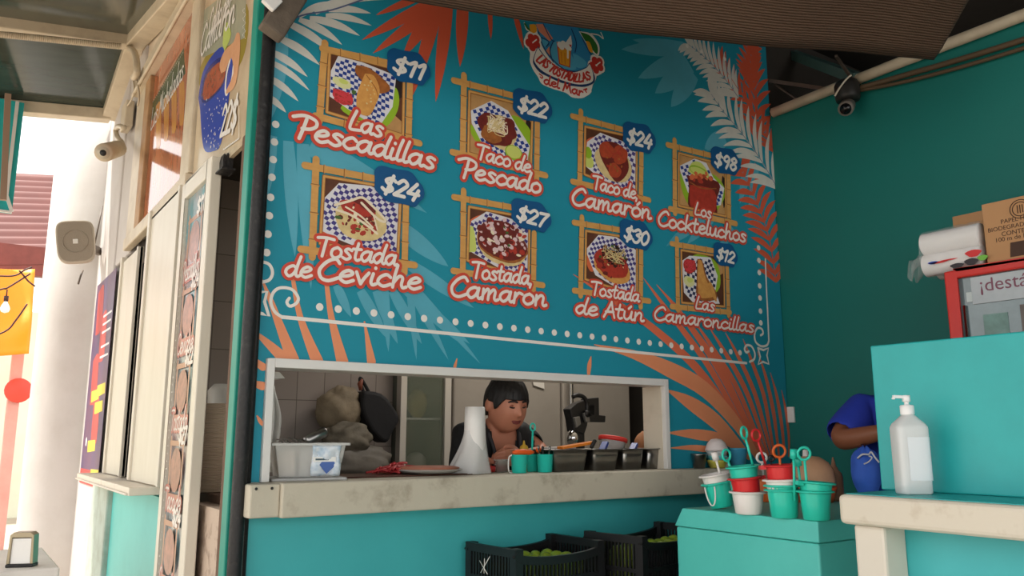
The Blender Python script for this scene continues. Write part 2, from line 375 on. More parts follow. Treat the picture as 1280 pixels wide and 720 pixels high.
# pale blue leaf shapes behind everything
A = Art(place_w)
Z6 = lambda x, y: (310+x/3, 190+y/3)
pale = []
for (x0, y0, x1, y1, wd) in ((150,-40,175,395,17),(205,-30,235,515,20),(330,500,385,620,12),(420,520,520,700,14),(480,520,560,720,14),(540,520,650,720,14),(230,-20,430,100,26),(300,-10,670,230,20),(560,280,750,430,22),(600,420,845,585,16),(540,470,760,660,14),(600,520,800,720,14),(640,560,830,720,12),(90,-60,60,200,16)):
    a_, b_ = Z6(x0, y0), Z6(x1, y1); pale.append((*a_, *b_, wd))
pale += [(855,60,776,62,14),(856,72,797,98,16),(862,82,818,117,18),(866,92,838,134,18),(870,64,790,50,12),(905,172,880,186,16),(935,200,924,255,10),(945,205,935,275,8),(880,270,832,308,10),(890,272,858,305,9),(915,285,895,318,8),
         (497,330,560,450,12),(500,340,600,455,10),(510,345,520,450,9),(480,350,485,440,10),(350,40,338,150,26),(420,180,500,196,16)]
fan(A, m_light, .0001, pale)
A.build('pale_leaf_print', mural)
# orange palm fronds
A = Art(place_w); Z4 = lambda x, y: (310+x/3, y/3)
bl = []
for (x0, y0, x1, y1, wd) in ((640,-10,478,58,8),(690,10,425,152,12),(690,40,466,202,12),(700,30,578,215,15),(712,20,610,370,15),(748,20,702,384,15),(805,5,793,252,15),(905,30,909,150,6)):
    bl.append((*Z4(x0, y0), *Z4(x1, y1), wd))
bl += [(643, 16, 654, 62, 7)]
fan(A, m_or, .0003, bl, base=.3)
A.build('orange_palm_frond', mural)
A = Art(place_w); Z8 = lambda x, y: (300+x/4, 330+y/4)
A.use(m_or2, .0003)
def band(pts, wk=1.0):
    """tapered stripe: (x, y, width) in the photo"""
    P = [WP(x, y) for x, y, _ in pts]; k = abs(WP(pts[0][0]+1, pts[0][1])[0]-WP(pts[0][0], pts[0][1])[0])
    A.stroke(smooth_line(P, 4), [a[0] for a in smooth_line([(w_*k*wk, 0) for _, _, w_ in pts], 4)])
for st in (((100,60,4),(150,180,28),(190,290,42),(262,480,66)), ((262,70,20),(300,270,32),(385,490,62)), ((430,90,22),(455,270,32),(510,490,60)), ((620,290,8),(655,490,44)),
           ((62,330,10),(140,400,40),(215,470,60)), ((50,470,28),(112,515,40)), ((40,590,20),(110,610,44)), ((1082,475,6),(1072,512,16)), ((85,60,34),(72,20,44)),):
    band([(*Z8(x, y), wd/4) for x, y, wd in st])
band([(321, 520, 2), (325, 527, 5), (329, 533, 2)])
band([(738, 446, 1), (736, 456, 5), (735, 467, 4)])
A.use(m_light, .0004)
A.build('peach_palm_frond', mural)
A = Art(place_w)
rf = [(712,343,730,352,8)]
for st in (((716,343,1),(760,372,9),(815,410,15),(870,460,18),(915,520,14),(945,570,8)), ((803,347,1),(835,390,9),(880,450,13),(915,510,11),(945,565,7)), ((820,356,1),(850,392,9),(890,450,12),(922,510,10),(948,565,6)),
           ((842,378,1),(866,412,8),(900,460,11),(930,520,9),(952,565,5)), ((866,400,1),(888,432,8),(918,480,10),(940,530,8),(956,568,5)), ((886,410,1),(905,440,8),(930,485,10),(947,530,8),(960,570,5)),
           ((906,416,1),(922,446,7),(942,490,9),(955,535,8),(964,570,5)), ((928,424,1),(940,455,7),(954,495,8),(962,540,7),(968,572,4)), ((946,440,1),(956,470,6),(965,510,8),(970,545,6),(973,572,4)), ((962,466,1),(970,495,6),(976,530,7),(979,560,5)),
           ((976,488,1),(981,512,5),(985,545,5),(985,570,3))): A.use(m_or3, .0003); band(st, .58)
for st in (((742,431,1),(790,443,11),(836,462,21),(880,487,22),(920,530,18),(945,570,10)), ((832,487,1),(862,504,16),(895,528,19),(930,565,10)), ((836,541,2),(870,543,12),(905,550,11),(935,572,6)), ((838,560,1),(870,560,7),(910,566,7))): A.use(m_or2, .0005); band(st, .8)
A.build('orange_palm_frond', mural)
# feathered ferns, top right and top left
def fern(name, m, spine, n, L0, L1, h, wd, left=True, right=True, vein=None, sweep=.55):
    A = Art(place_w); S = smooth_line([WP(*p) for p in spine], 12); N = len(S); A.use(m, h)
    tot = sum((Vector(S[i+1])-Vector(S[i])).length for i in range(N-1))
    for k in range(n):
        t = k/(n-1); i = min(int(t*(N-1)), N-2); p = Vector(S[i]); d = (Vector(S[min(i+2, N-1)])-Vector(S[max(i-2, 0)])).normalized(); nn = Vector((-d.y, d.x))
        Lk = (L0+(L1-L0)*t)*(.8+.2*math.sin(PI*min(1, t*1.2+.1)))
        for sd_, on in ((1, left), (-1, right)):
            if not on: continue
            q = p+(d*sweep+nn*sd_*(1-.25*sweep)).normalized()*Lk
            A.leaf(p, q, wd, -.08*sd_, 9, .12)
    A.use(m, h+.00012); A.stroke(S, [wd*.3*(1-.6*i/(N-1)) for i in range(N)])
    if vein:
        A.use(vein, h+.0002); A.stroke(S, [wd*.16*(1-.6*i/(N-1)) for i in range(N)])
    return A.build(name, mural)
fern('orange_fern', m_or, [(944,175),(943,120),(938,85),(940,56)], 13, .21, .13, .0004, .034, sweep=.8)
fern('orange_fern', m_or, [(966,190),(948,150),(922,112),(902,80)], 12, .16, .14, .0005, .026, sweep=.75)
fern('orange_fern', m_or, [(969,352),(961,300),(946,255),(926,212)], 13, .17, .19, .0006, .034, sweep=.45)
fern('white_fern', m_gr, [(922,122),(903,96),(880,72),(860,56)], 13, .19, .13, .0008, .026, vein=m_vein, sweep=.7)
fern('white_fern', m_gr, [(971,236),(950,200),(927,168),(902,138),(888,118)], 14, .27, .18, .0009, .032, vein=m_vein, sweep=.7)
A = Art(place_w)
tl = []
for (x0, y0, x1, y1, wd) in ((300,40,460,52,9),(290,60,462,98,9),(230,70,418,136,11),(190,75,352,170,11),(140,85,322,206,12),(105,140,268,246,12),(72,190,222,290,11),(66,225,230,342,9),(62,285,188,382,10),(58,355,142,424,9),(330,30,440,-10,9),(250,50,390,0,9),(190,65,330,8,8),(150,80,60,130,9),(320,20,520,0,8)):
    tl.append((*Z4(x0, y0), *Z4(x1, y1), wd, .06))
fan(A, m_gr, .0008, tl, .15)
A.use(m_vein, .001); A.stroke(smooth_line([WP(*Z4(*q)) for q in ((430,0),(310,40),(200,60),(120,105),(75,180),(60,270))], 6), .006)
A.build('white_fern', mural)
# border: dots, lines, scrolls and corner stars
A = Art(place_w); A.use(m_wh, .0012)
xa, xb = WP(399, 384)[0], WP(924, 441)[0]; step = WP(422, 386.3)[0]-xa; n = round((xb-xa)/step)
za, zb = WP(399, 384)[1], WP(924, 441)[1]
for i in range(n+1): A.disc(xa+(xb-xa)*i/n, za+(zb-za)*i/n, .0138)
for y in (156, 178, 200, 222, 247, 270, 293, 316): A.disc(*WP(344-(y-156)*.0705, y), .0135)
for y in (310, 325.7, 341, 357.5, 372.6, 389, 403.7): A.disc(*WP(947.2+(y-310)*.03, y), .0145)
for y, x in ((65, 876), (74, 905), (58, 858)): A.disc(*WP(x, y), .011)
A.build('border_dot', mural).data
A = Art(place_w); A.use(m_wh, .0014)
def wline(pts, wd=.011, k=5): A.stroke(smooth_line([WP(*p) for p in pts], k), wd)
wline([(352,396.5),(420,403),(560,417),(700,431),(850,446),(932,454)], .013, 3)
wline([(352,396.5),(343,390),(338,378),(341,366),(350,360),(364,362),(372,372),(370,379),(362,383),(358,378),(361,373)])
wline([(316,354),(326,353),(336,350),(340,341),(336,331),(326,328),(318,333),(320,337)])
Hh = lambda x, y: (805+x/4.117, 290+y/4.117)
wline([Hh(540,668),Hh(562,655),Hh(566,625),Hh(550,590),Hh(525,583),Hh(513,602),Hh(522,620),Hh(535,614)], .012)
wline([Hh(638,560),Hh(628,583),Hh(598,588),Hh(570,565),Hh(565,525),Hh(580,495),Hh(602,500),Hh(608,522),Hh(596,532)], .012)
wline([Hh(620,140),Hh(626,300),Hh(632,420),Hh(638,560)], .011, 3)
star = [Hh(582,598),Hh(610,608),Hh(636,598),Hh(628,635),Hh(638,680),Hh(608,668),Hh(583,682),Hh(594,642),Hh(582,598)]
A.stroke([WP(*p) for p in star], .012)
star = [Z8(66,135),Z8(98,142),Z8(132,140),Z8(120,190),Z8(142,262),Z8(110,250),Z8(66,238)]
A.stroke([WP(*p) for p in star], .011)
A.build('border_scroll', mural)
# ------------------------------------------------------------------ logo of the mural
def logo():
    A = Art(place_w); L = lambda x, y: WP(640+x/6.546, 20+y/6.546); k = WP(701, 60)[0]-WP(700, 60)[0]; k /= 6.546
    lw = lambda px: px*k
    P = lambda pts, n=4, close=False: smooth_line([L(*q) for q in (pts+[pts[0]] if close else pts)], n)
    navy = mat('logo_navy', (24, 56, 104), .5); sky_ = mat('logo_blue', (52, 140, 190), .5); sky2 = mat('logo_light_blue', (84, 172, 206), .5)
    gold = mat('logo_beer_gold', (232, 160, 40), .5); grn = mat('logo_leaf_green', (50, 112, 44), .5); red = mat('logo_red', (200, 56, 46), .5); skin = mat('logo_peach', (226, 140, 110), .5)
    A.use(m_wh, .0016)
    A.poly(P([(110,150),(95,215),(140,300),(140,370),(165,440),(205,500),(240,560),(330,600),(380,615),(440,635),(490,670),(580,672),(640,615),(655,570),(680,520),(690,490),(730,470),(735,380),(700,330),(640,325),(600,200),(500,100),(300,80),(230,80)], 4, True))
    A.use(sky_, .0018); A.poly(P([(200,130),(230,230),(320,370),(430,440),(540,455),(620,400),(640,330),(600,220),(540,120),(480,60),(250,20),(200,60)], 4, True))
    A.use(sky2, .0019); A.poly(P([(330,220),(310,300),(350,400),(450,440),(520,430),(470,300),(400,210)], 4, True)); A.poly(P([(490,310),(540,330),(600,380),(590,420),(520,420)], 4, True))
    A.poly(P([(250,180),(290,215),(280,260),(240,230)], 4, True))
    A.use(skin, .0020); A.poly([L(*q) for q in ((190,70),(250,70),(330,190),(300,210),(215,130))]); A.poly([L(*q) for q in ((270,290),(300,250),(305,340))])
    A.use(navy, .0021)
    for st in ([(210,130),(240,230),(300,330),(420,440),(540,460)], [(250,70),(310,190),(340,210)], [(330,215),(305,290),(330,380)], [(480,110),(520,220),(510,300)], [(550,120),(580,210),(640,320)], [(235,180),(295,215),(275,255)]): A.stroke(P(st), lw(8))
    A.use(m_wh, .0022); A.poly([L(*q) for q in ((430,225),(475,160),(485,230),(480,260),(455,245))])
    # beer glass with foam
    A.use(red, .0023); A.poly([L(*q) for q in ((358,215),(480,240),(468,428),(378,398))]); A.use(gold, .0024); A.poly([L(*q) for q in ((372,265),(470,285),(460,418),(386,392))])
    A.use(m_wh, .0025)
    for x, y, r in ((385,240,22),(415,235,24),(445,255,24),(465,270,16),(400,255,22)): A.disc(*L(x, y), lw(r))
    A.stroke([L(450,270), L(450,345)], lw(14))
    A.use(mat('logo_amber', (214, 128, 30), .5), .00245); A.stroke([L(395,300), L(402,385)], lw(9)); A.stroke([L(425,310), L(428,395)], lw(9))
    # leaves and flowers on both sides
    A.use(m_wh, .0023); A.poly(P([(540,130),(640,150),(705,240),(700,330),(650,300),(590,210)], 4, True)); A.stroke(P([(640,150),(700,160),(740,190),(720,140)]), lw(9)); A.stroke(P([(95,60),(110,110),(140,130)]), lw(9))
    A.use(grn, .0024); A.poly(P([(550,135),(630,165),(690,245),(690,315),(650,280),(590,205)], 4, True)); A.stroke(P([(100,70),(118,100),(150,130)]), lw(14))
    A.use(gold, .0025); A.poly(P([(135,75),(185,75),(195,130),(150,150)], 3, True)); A.poly(P([(595,210),(630,220),(655,300),(625,290)], 3, True))
    for cx, cy in ((165, 220), (685, 405)):
        A.use(m_wh, .0026)
        for q in range(5): a = q*1.257+.5; A.disc(*L(cx+38*math.cos(a), cy+44*math.sin(a)), lw(38), 12)
        A.use(red, .0027)
        for q in range(5): a = q*1.257+.5; A.disc(*L(cx+34*math.cos(a), cy+40*math.sin(a)), lw(28), 12)
        A.use(m_wh, .0028); A.stroke([L(cx, cy), L(cx+28, cy-22)], lw(8))
    # ribbon
    A.use(navy, .0029); A.poly(P([(205,250),(170,340),(170,400),(240,480),(400,550),(560,585),(650,560),(672,520),(660,470),(625,390),(600,422),(500,457),(400,437),(300,372),(238,302)], 4, True))
    A.use(m_wh, .0030); A.poly(P([(205,262),(178,335),(180,385),(250,460),(400,530),(540,565),(645,545),(655,480),(628,400),(600,430),(500,465),(400,445),(300,380),(235,310)], 4, True))
    A.use(red, .0032)
    path = smooth_line([(188,372),(260,425),(330,478),(430,520),(540,545),(640,520)], 12); Pv = [Vector(q) for q in path]
    seg = [0]
    for a_, b_ in zip(Pv, Pv[1:]): seg.append(seg[-1]+(b_-a_).length)
    def at(d):
        for i in range(len(seg)-1):
            if seg[i+1] >= d or i == len(seg)-2:
                t = (d-seg[i])/(seg[i+1]-seg[i]); p = Pv[i].lerp(Pv[i+1], t); tt = (Pv[i+1]-Pv[i]).normalized(); return p, tt
    txt = 'LAS TOSTADILLAS'; adv = sum(GL[c][0] for c in txt); x = 0; sc_ = seg[-1]/adv
    for c in txt:
        a_, st = GL[c]
        for s_ in st:
            pts = []
            for px, py in smooth_line(s_, 5 if len(s_) > 2 else 2):
                p, tt = at((x+px)*sc_); nn = Vector((tt.y, -tt.x)); q = p+nn*py*36; pts.append(L(q.x, q.y))
            A.stroke(pts, lw(13))
        x += a_
    A.use(m_wh, .0031); A.poly(P([(215,470),(225,540),(330,590),(400,610),(500,665),(600,660),(640,610),(520,580),(380,545),(260,490)], 4, True))
    A.use(red, .0033)
    for s_ in line_strokes('del', L(252,560), L(380,600), lw(34)): A.stroke(s_, lw(12))
    for s_ in line_strokes('Mar', L(405,614), L(572,664), lw(34)): A.stroke(s_, lw(13))
    for st in ([(215,480),(240,500),(235,515),(222,505)], [(575,610),(605,600),(590,615),(600,630)]): A.stroke(P(st), lw(9))
    A.use(navy, .0033)
    for st in ([(320,515),(345,525)], [(385,545),(405,552)], [(455,570),(560,580),(640,560)], [(165,375),(200,440),(285,495)]): A.stroke(P(st), lw(7))
    A.build('logo_badge', mural)
logo()

# ------------------------------------------------------------------ the eight dishes
fm = lambda n, rgb, **k: mat('print_'+n, rgb, .5, **k)
chk_w = fm('paper_white', (226, 222, 226)); chk_b = fm('check_blue', (34, 60, 140)); chk_v = fm('check_violet', (70, 60, 130)); chk_n = fm('check_navy', (28, 40, 84))
wood = fm('table_brown', (104, 60, 40), var=.4, scale=14); tan = fm('table_tan', (206, 156, 98), var=.25, scale=14); lime = fm('plate_lime', (150, 186, 40)); lime2 = fm('lime_flesh', (206, 214, 110))
orange_b = fm('basket_orange', (220, 108, 66)); gold_f = fm('fried_gold', (224, 164, 86), var=.4, scale=40, rgb2=(180, 100, 40)); brown_f = fm('fried_brown', (176, 104, 48), var=.4, scale=40)
tort = fm('tortilla', (232, 206, 146), var=.2, scale=40); red_f = fm('tomato_red', (190, 60, 44), var=.3, scale=50); dred = fm('dark_red', (120, 40, 32), var=.3, scale=50); cream = fm('cream_sauce', (240, 224, 196)); slaw = fm('pickled_red', (214, 62, 70))
cuc = fm('cucumber', (222, 220, 160)); grn_f = fm('herb_green', (72, 104, 48)); dk = fm('dark', (44, 30, 28)); oct_ = fm('octopus_pink', (226, 196, 196)); shr = fm('shrimp_rust', (190, 76, 44), var=.3, scale=50)
def dish(num, photo, bars, ops, name_lines, badge, seed):
    R = random.Random(seed); A = Art(place_w); (TL, TR, BR, BL) = photo; hh = [.0020]
    def Q(u, v):
        x = (TL[0]*(1-u)+TR[0]*u)*(1-v)+(BL[0]*(1-u)+BR[0]*u)*v; y = (TL[1]*(1-u)+TR[1]*u)*(1-v)+(BL[1]*(1-u)+BR[1]*u)*v
        return WP(x, y)
    cl = lambda t: max(0, min(1, t)); Qc = lambda u, v: Q(cl(u), cl(v))
    def inside(p, poly):
        c = False; n = len(poly)
        for i in range(n):
            (x1, y1), (x2, y2) = poly[i], poly[i-1]
            if (y1 > p[1]) != (y2 > p[1]) and p[0] < (x2-x1)*(p[1]-y1)/(y2-y1)+x1: c = not c
        return c
    for op in ops:
        hh[0] += .00012; k = op[0]
        if k == 'bg': A.use(op[1], hh[0]); A.poly([Q(0,0), Q(1,0), Q(1,1), Q(0,1)])
        elif k == 'poly': A.use(op[1], hh[0]); A.poly([Qc(*p) for p in (smooth_line(op[2]+[op[2][0]], 4)[:-1] if len(op) > 3 else op[2])])
        elif k == 'check':
            poly, ang, sz, col = op[1:]; A.use(chk_w, hh[0]); A.poly([Qc(*p) for p in poly]); hh[0] += .00012; A.use(col, hh[0]); ca, sa = math.cos(ang), math.sin(ang)
            N = int(1.6/sz)
            for i in range(-N, N):
                for j in range(-N, N):
                    if (i+j) % 2: continue
                    pts = []
                    for a_, b_ in ((0,0),(1,0),(1,1),(0,1)):
                        x, y = (i+a_)*sz, (j+b_)*sz; x += .03*math.sin(y*5); pts.append((.5+x*ca-y*sa, .5+x*sa+y*ca))
                    if all(inside(p, poly) and 0 <= p[0] <= 1 and 0 <= p[1] <= 1 for p in pts): A.poly([Q(*p) for p in pts])
        elif k == 'blob':
            m, cx, cy, rx, ry, ir, rot = op[1:]; A.use(m, hh[0]); pts = []; ph = R.random()*9
            for i in range(22):
                a_ = 2*PI*i/22; q = 1+ir*(math.sin(3*a_+ph)+.7*math.sin(5*a_+2*ph)+.5*(R.random()-.5)); x, y = rx*q*math.cos(a_), ry*q*math.sin(a_)
                pts.append((cx+x*math.cos(rot)-y*math.sin(rot), cy+x*math.sin(rot)+y*math.cos(rot)))
            A.poly([Qc(*p) for p in pts])
        elif k == 'bits':
            mats, n, cx, cy, rx, ry, s0, s1 = op[1:]
            for i in range(n):
                a_, r_ = R.random()*2*PI, math.sqrt(R.random()); x, y = cx+rx*r_*math.cos(a_), cy+ry*r_*math.sin(a_); sz = R.uniform(s0, s1); t = R.random()*PI; el = R.uniform(.45, 1)
                hh[0] += .00001; A.use(R.choice(mats), hh[0])
                A.poly([Qc(x+sz*math.cos(b_)*math.cos(t)-sz*el*math.sin(b_)*math.sin(t), y+sz*math.cos(b_)*math.sin(t)+sz*el*math.sin(b_)*math.cos(t)) for b_ in [2*PI*j/7 for j in range(7)]])
        elif k == 'noodle':
            m, n, cx, cy, rx, ry, wd = op[1:]; A.use(m, hh[0])
            for i in range(n):
                pts = [(cx+rx*R.uniform(-1, 1), cy+ry*R.uniform(-1, 1)) for _ in range(4)]
                A.stroke([Qc(*p) for p in smooth_line(pts, 4)], wd)
        elif k == 'line': A.use(op[1], hh[0]); A.stroke([Qc(*p) for p in smooth_line(op[2], 5)], op[3])
    ph = A.build('dish_photo', mural)
    # bamboo poles of the frame
    A = Art(place_w); kx = abs(Q(1, 0)[0]-Q(0, 0)[0]); wd = kx*.075
    corners = [Q(0,0), Q(1,0), Q(1,1), Q(0,1)]
    A.use(m_bam2, .0049)
    for i in range(4): A.stroke([corners[i], corners[(i+1) % 4]], wd*.62)
    A.use(m_bam, .005)
    for i in range(4): A.stroke([corners[i], corners[(i+1) % 4]], wd*.36)
    for j, (p, q) in enumerate(bars):
        p, q = WP(*p), WP(*q); h = .0052 if j % 2 else .0055; A.use(m_bam, h); A.stroke([p, q], wd*1.15)
        d = (Vector(q)-Vector(p)); nn = Vector((-d.y, d.x)).normalized()
        for t in (.26, .55, .82):
            c = Vector(p)+d*t; A.use(m_bam2, h+.00015); A.stroke([tuple(c+nn*wd*.62), tuple(c-nn*wd*.62)], wd*.14)
            A.use(m_bam, h+.0002); A.stroke([tuple(c+nn*wd*.66+d.normalized()*wd*.16), tuple(c-nn*wd*.66+d.normalized()*wd*.16)], wd*.16)
    A.build('bamboo_frame', ph)
    A = Art(place_w); strokes = []
    for txt, a_, b_, xpx in name_lines:
        p, q = WP(*a_), WP(*b_); xh = abs(WP(a_[0], a_[1]-xpx)[1]-p[1])
        strokes += [(s_, xh) for s_ in line_strokes(txt, p, q, xh, .12)]
    A.use(m_red, .0062)
    for s_, xh in strokes: A.stroke(s_, xh*.82)
    A.use(m_txt, .0072)
    for s_, xh in strokes: A.stroke(s_, xh*.29)
    A.build('dish_lettering', ph)
    price, (cx, cy), bw, bh = badge
    A = Art(place_w); A.use(m_badge, .0090); B = lambda u, v: WP(cx+u*bw/2, cy+v*bh/2+u*bw/2*.28)
    pts = [(math.cos(a_)*(1.0+.07*math.cos(5*a_)), math.sin(a_)*(.86+.08*math.cos(6*a_+1))) for a_ in [2*PI*i/40 for i in range(40)]]
    pts = [(abs(x)**.75*math.copysign(1, x), abs(y)**.8*math.copysign(1, y)) for x, y in pts]
    A.poly([B(*p) for p in pts])
    A.use(m_wh, .0092); p, q = B(-.72, .48), B(.76, .48); xh = abs(B(0, -.42)[1]-B(0, .42)[1])/1.8
    for s_ in line_strokes(price, p, q, xh, .22): A.stroke(s_, xh*.40)
    A.build('price_badge', ph)

paper = [(.12,.1),(.55,.0),(.95,.12),(.98,.6),(.86,1.0),(.45,1.0),(.02,.78),(.0,.45)]
paper2 = [(.1,.25),(.35,.02),(1,.08),(1,1),(.5,1),(.0,.85),(.0,.5)]
dish(0, ((411,66),(504,90),(502.5,170),(407.5,141)), (((402,62),(485,80)),((405,55),(398,152)),((393,146),(523,180)),((511,105),(509,183))),
 [('bg', wood),('poly', tan,[(.75,.62),(1,.8),(1,1),(.66,1)]),('blob', dk,.93,.3,.1,.2,.1,.4),('poly', lime,[(.3,.95),(.7,1),(.9,.72),(.94,.4),(.8,.3),(.2,.8)],1),('check', [(.12,.02),(.3,.0),(.9,.1),(.86,.6),(.68,1),(.35,.88),(.02,.72),(.03,.3)],.12,.052, chk_b),
  ('blob', cuc,.18,.45,.13,.08,.05,.2),('blob', lime2,.2,.42,.06,.04,.05,.2),('blob', slaw,.2,.68,.14,.11,.05,.3),('noodle', red_f,16,.2,.68,.13,.1,.004),('noodle', slaw,12,.2,.68,.12,.1,.003),('blob', grn_f,.34,.55,.03,.04,.1,.2),
  ('poly', brown_f,[(.36,.1),(.55,.1),(.8,.28),(.78,.4),(.6,.45),(.36,.24)],1),('poly', gold_f,[(.48,.2),(.6,.2),(.68,.4),(.64,.62),(.55,.85),(.4,.84),(.38,.6),(.42,.4)],1),('line', brown_f,[(.5,.22),(.62,.38),(.66,.5)],.004),('bits',[tort],14,.54,.5,.08,.22,.008,.016)],
 [('Las',(434,162),(476,173),13.5),('Pescadillas',(366,171),(541,213),15.5)], ('$11',(508,85),54,46), 1)
dish(1, ((404,221),(500,237.5),(496,320),(399,305)), (((380,207.5),(467,224)),((394,200),(389,322)),((375,312),(517,332)),((506,257),(504,341))),
 [('bg', wood),('poly', orange_b,[(.0,.6),(.05,.3),(.4,.1),(.2,.9),(.0,.95)],1),('check', [(.0,.35),(.2,.06),(.6,.02),(1,.15),(1,1),(.6,1),(.25,.9),(.0,.8)],.5,.055, chk_v),
  ('blob', tort,.5,.58,.34,.28,.03,.3),('bits',[red_f,red_f,dred,grn_f],34,.48,.58,.27,.18,.025,.05),('blob', dred,.5,.4,.2,.16,.08,.3),('blob', red_f,.42,.42,.22,.1,.06,.4),('bits',[cream,dred,red_f],18,.5,.45,.2,.14,.015,.035),
  ('line', cream,[(.16,.4),(.35,.3),(.5,.22),(.62,.3),(.78,.45),(.82,.52),(.72,.5),(.5,.3)],.0095),('line', cream,[(.14,.46),(.35,.5),(.55,.6),(.72,.72)],.009),('line', cream,[(.3,.4),(.5,.5),(.66,.64)],.007),('line', cream,[(.6,.4),(.66,.46),(.72,.66)],.006)],
 [('Tostada',(394,320),(494,333),13.5),('de',(354,345.5),(388,348),13.5),('Ceviche',(394,350),(524,363),15.5)], ('$24',(496,234),62,50), 2)
dish(2, ((585.5,115),(664.5,135),(662,213),(584,192)), (((566,101.5),(640,120.5)),((578.6,95),(577,196)),((564,191),(680.5,220)),((670,154),(669,227))),
 [('bg', tan),('blob', dk,.95,.5,.06,.35,.1,0),('poly', lime,[(.0,.5),(.1,.75),(.5,1),(.85,.95),(1,.7),(1,.4),(.7,.2),(.3,.6)],1),('check', [(.03,.3),(.35,.06),(.62,.15),(.8,.4),(.98,.62),(.95,.85),(.6,1),(.4,.95),(.2,.75),(.05,.5)],-.45,.055, chk_b),
  ('blob', tort,.48,.52,.3,.26,.04,.5),('blob', dred,.42,.52,.3,.22,.08,.5),('blob', brown_f,.36,.6,.16,.14,.08,.3),('blob', dred,.6,.45,.16,.18,.1,.3),('noodle', cream,16,.45,.42,.16,.14,.005),('noodle', tort,8,.45,.45,.16,.14,.004),('blob', lime,.72,.8,.14,.12,.01,0),('blob', lime2,.72,.79,.12,.1,.01,0)],
 [('Taco de',(594,199),(661,217),10.5),('Pescado',(573,221),(674,243),13)], ('$22',(662.5,133.5),49,44), 3)
dish(3, ((585,259),(660.5,273),(659.5,348),(583,326)), (((566,247),(639.5,260)),((578,239),(577,342)),((565,339),(677,357)),((666,292),(665,364))),
 [('bg', wood),('poly', orange_b,[(.0,.5),(.02,.25),(.25,.1),(.3,.4),(.05,.8)],1),('check', [(.05,.25),(.3,.02),(1,.1),(1,.95),(.6,1),(.0,.8),(.0,.5)],.35,.055, chk_v),('poly', lime2,[(.0,.4),(.08,.36),(.14,.75),(.06,.82),(.0,.8)],1),
  ('blob', tort,.55,.55,.42,.36,.02,.2),('blob', brown_f,.55,.52,.42,.33,.03,.2),('blob', dred,.55,.48,.41,.33,.04,.2),('bits',[oct_,oct_,oct_,red_f,dred,cream,dred],100,.55,.45,.4,.34,.025,.055),('bits',[grn_f],4,.55,.4,.2,.2,.02,.03)],
 [('Tostada,',(588,347.5),(663,357),11.5),('Camaron',(560,370),(681,383.5),14)], ('$27',(661,270),50,42), 4)
dish(4, ((730,159),(794.6,173),(794,244.7),(729,218.5)), (((714,146),(777.5,163)),((724.5,140),(723,233)),((714,227.6),(809.7,250.7)),((800,192),(799,257))),
 [('bg', wood),('poly', orange_b,[(.0,.5),(.05,.25),(.3,.15),(.2,.6)],1),('check', [(.05,.3),(.3,.05),(1,.15),(1,1),(.4,1),(.0,.8)],.3,.06, chk_v),('blob', lime2,.08,.7,.1,.13,.02,0),('blob', lime,.07,.52,.07,.12,.02,0),('blob', tort,.55,.58,.36,.33,.02,.3),
  ('poly', dred,[(.28,.3),(.45,.18),(.72,.22),(.85,.5),(.8,.72),(.62,.9),(.45,.75),(.3,.5)],1),('blob', shr,.42,.36,.14,.16,.06,.3),('blob', shr,.68,.38,.14,.18,.06,.3),('blob', shr,.58,.7,.12,.14,.06,.3),('line', red_f,[(.4,.25),(.55,.4),(.7,.25)],.006),('bits',[red_f,brown_f],10,.55,.5,.2,.24,.02,.04)],
 [('Taco de,',(739,236.5),(795,250),9.5),('Camarón',(712,256),(812,275),12)], ('$24',(796,173),41,41), 5)
dish(5, ((731,289),(794.6,299),(794.6,369.6),(730,349.5)), (((716,278.7),(773.4,288)),((725.8,272),(724,370)),((716,363.6),(809.7,376.7)),((799.6,313),(799,384))),
 [('bg', wood),('poly', orange_b,[(.0,.6),(.02,.35),(.25,.2),(.2,.7),(.1,.8)],1),('check', [(.0,.4),(.25,.04),(.6,.02),(1,.2),(1,1),(.7,1),(.2,.85)],.45,.055, chk_v),('blob', gold_f,.52,.6,.36,.3,.03,.4),('blob', red_f,.5,.55,.34,.25,.05,.3),
  ('bits',[red_f,red_f,dred],30,.5,.6,.3,.22,.03,.06),('bits',[dk,brown_f,tort,wood,grn_f],60,.55,.4,.28,.22,.012,.035),('noodle', dk,10,.55,.4,.22,.18,.003),('noodle', tort,10,.55,.36,.24,.16,.0025)],
 [('Tostada',(737,368.5),(797,378),9.5),('de Atún',(717,392),(803,402.5),11)], ('$30',(792,294),41,40), 6)
dish(6, ((847,192),(905,207),(906,271),(847,257.7)), (((833,181.7),(887,195)),((841.6,176),(842,267)),((836,261.6),(918,280)),((909,220.6),(909.7,286))),
 [('bg', tan),('blob', dk,.97,.5,.05,.3,.1,0),('poly', lime,[(.02,.4),(.08,.7),(.25,.95),(.7,1),(.9,.8),(1,.5),(.8,.25),(.3,.2)],1),('check', [(.0,.25),(.35,.02),(.6,.05),(.75,.3),(.98,.45),(.9,.8),(.6,.9),(.2,.7)],-.4,.06, chk_b),
  ('poly', lime2,[(.2,.3),(.3,.1),(.5,.08),(.66,.3),(.5,.4)],1),('poly', dred,[(.18,.38),(.85,.36),(.8,.75),(.78,1),(.24,1),(.22,.6)],1),('poly', red_f,[(.24,.55),(.76,.55),(.74,1),(.28,1)],1),('blob', lime,.42,.24,.2,.09,.02,.1),('blob', lime2,.42,.25,.17,.07,.02,.1),('bits',[shr,red_f,shr,orange_b],14,.5,.36,.24,.12,.04,.07),('line', brown_f,[(.24,.5),(.5,.56),(.8,.5)],.005)],
 [('Los',(866,268.5),(887,274),8.5),('Cockteluchos',(820,282),(930,303.5),10.5)], ('$98',(904,202),37,37), 7)
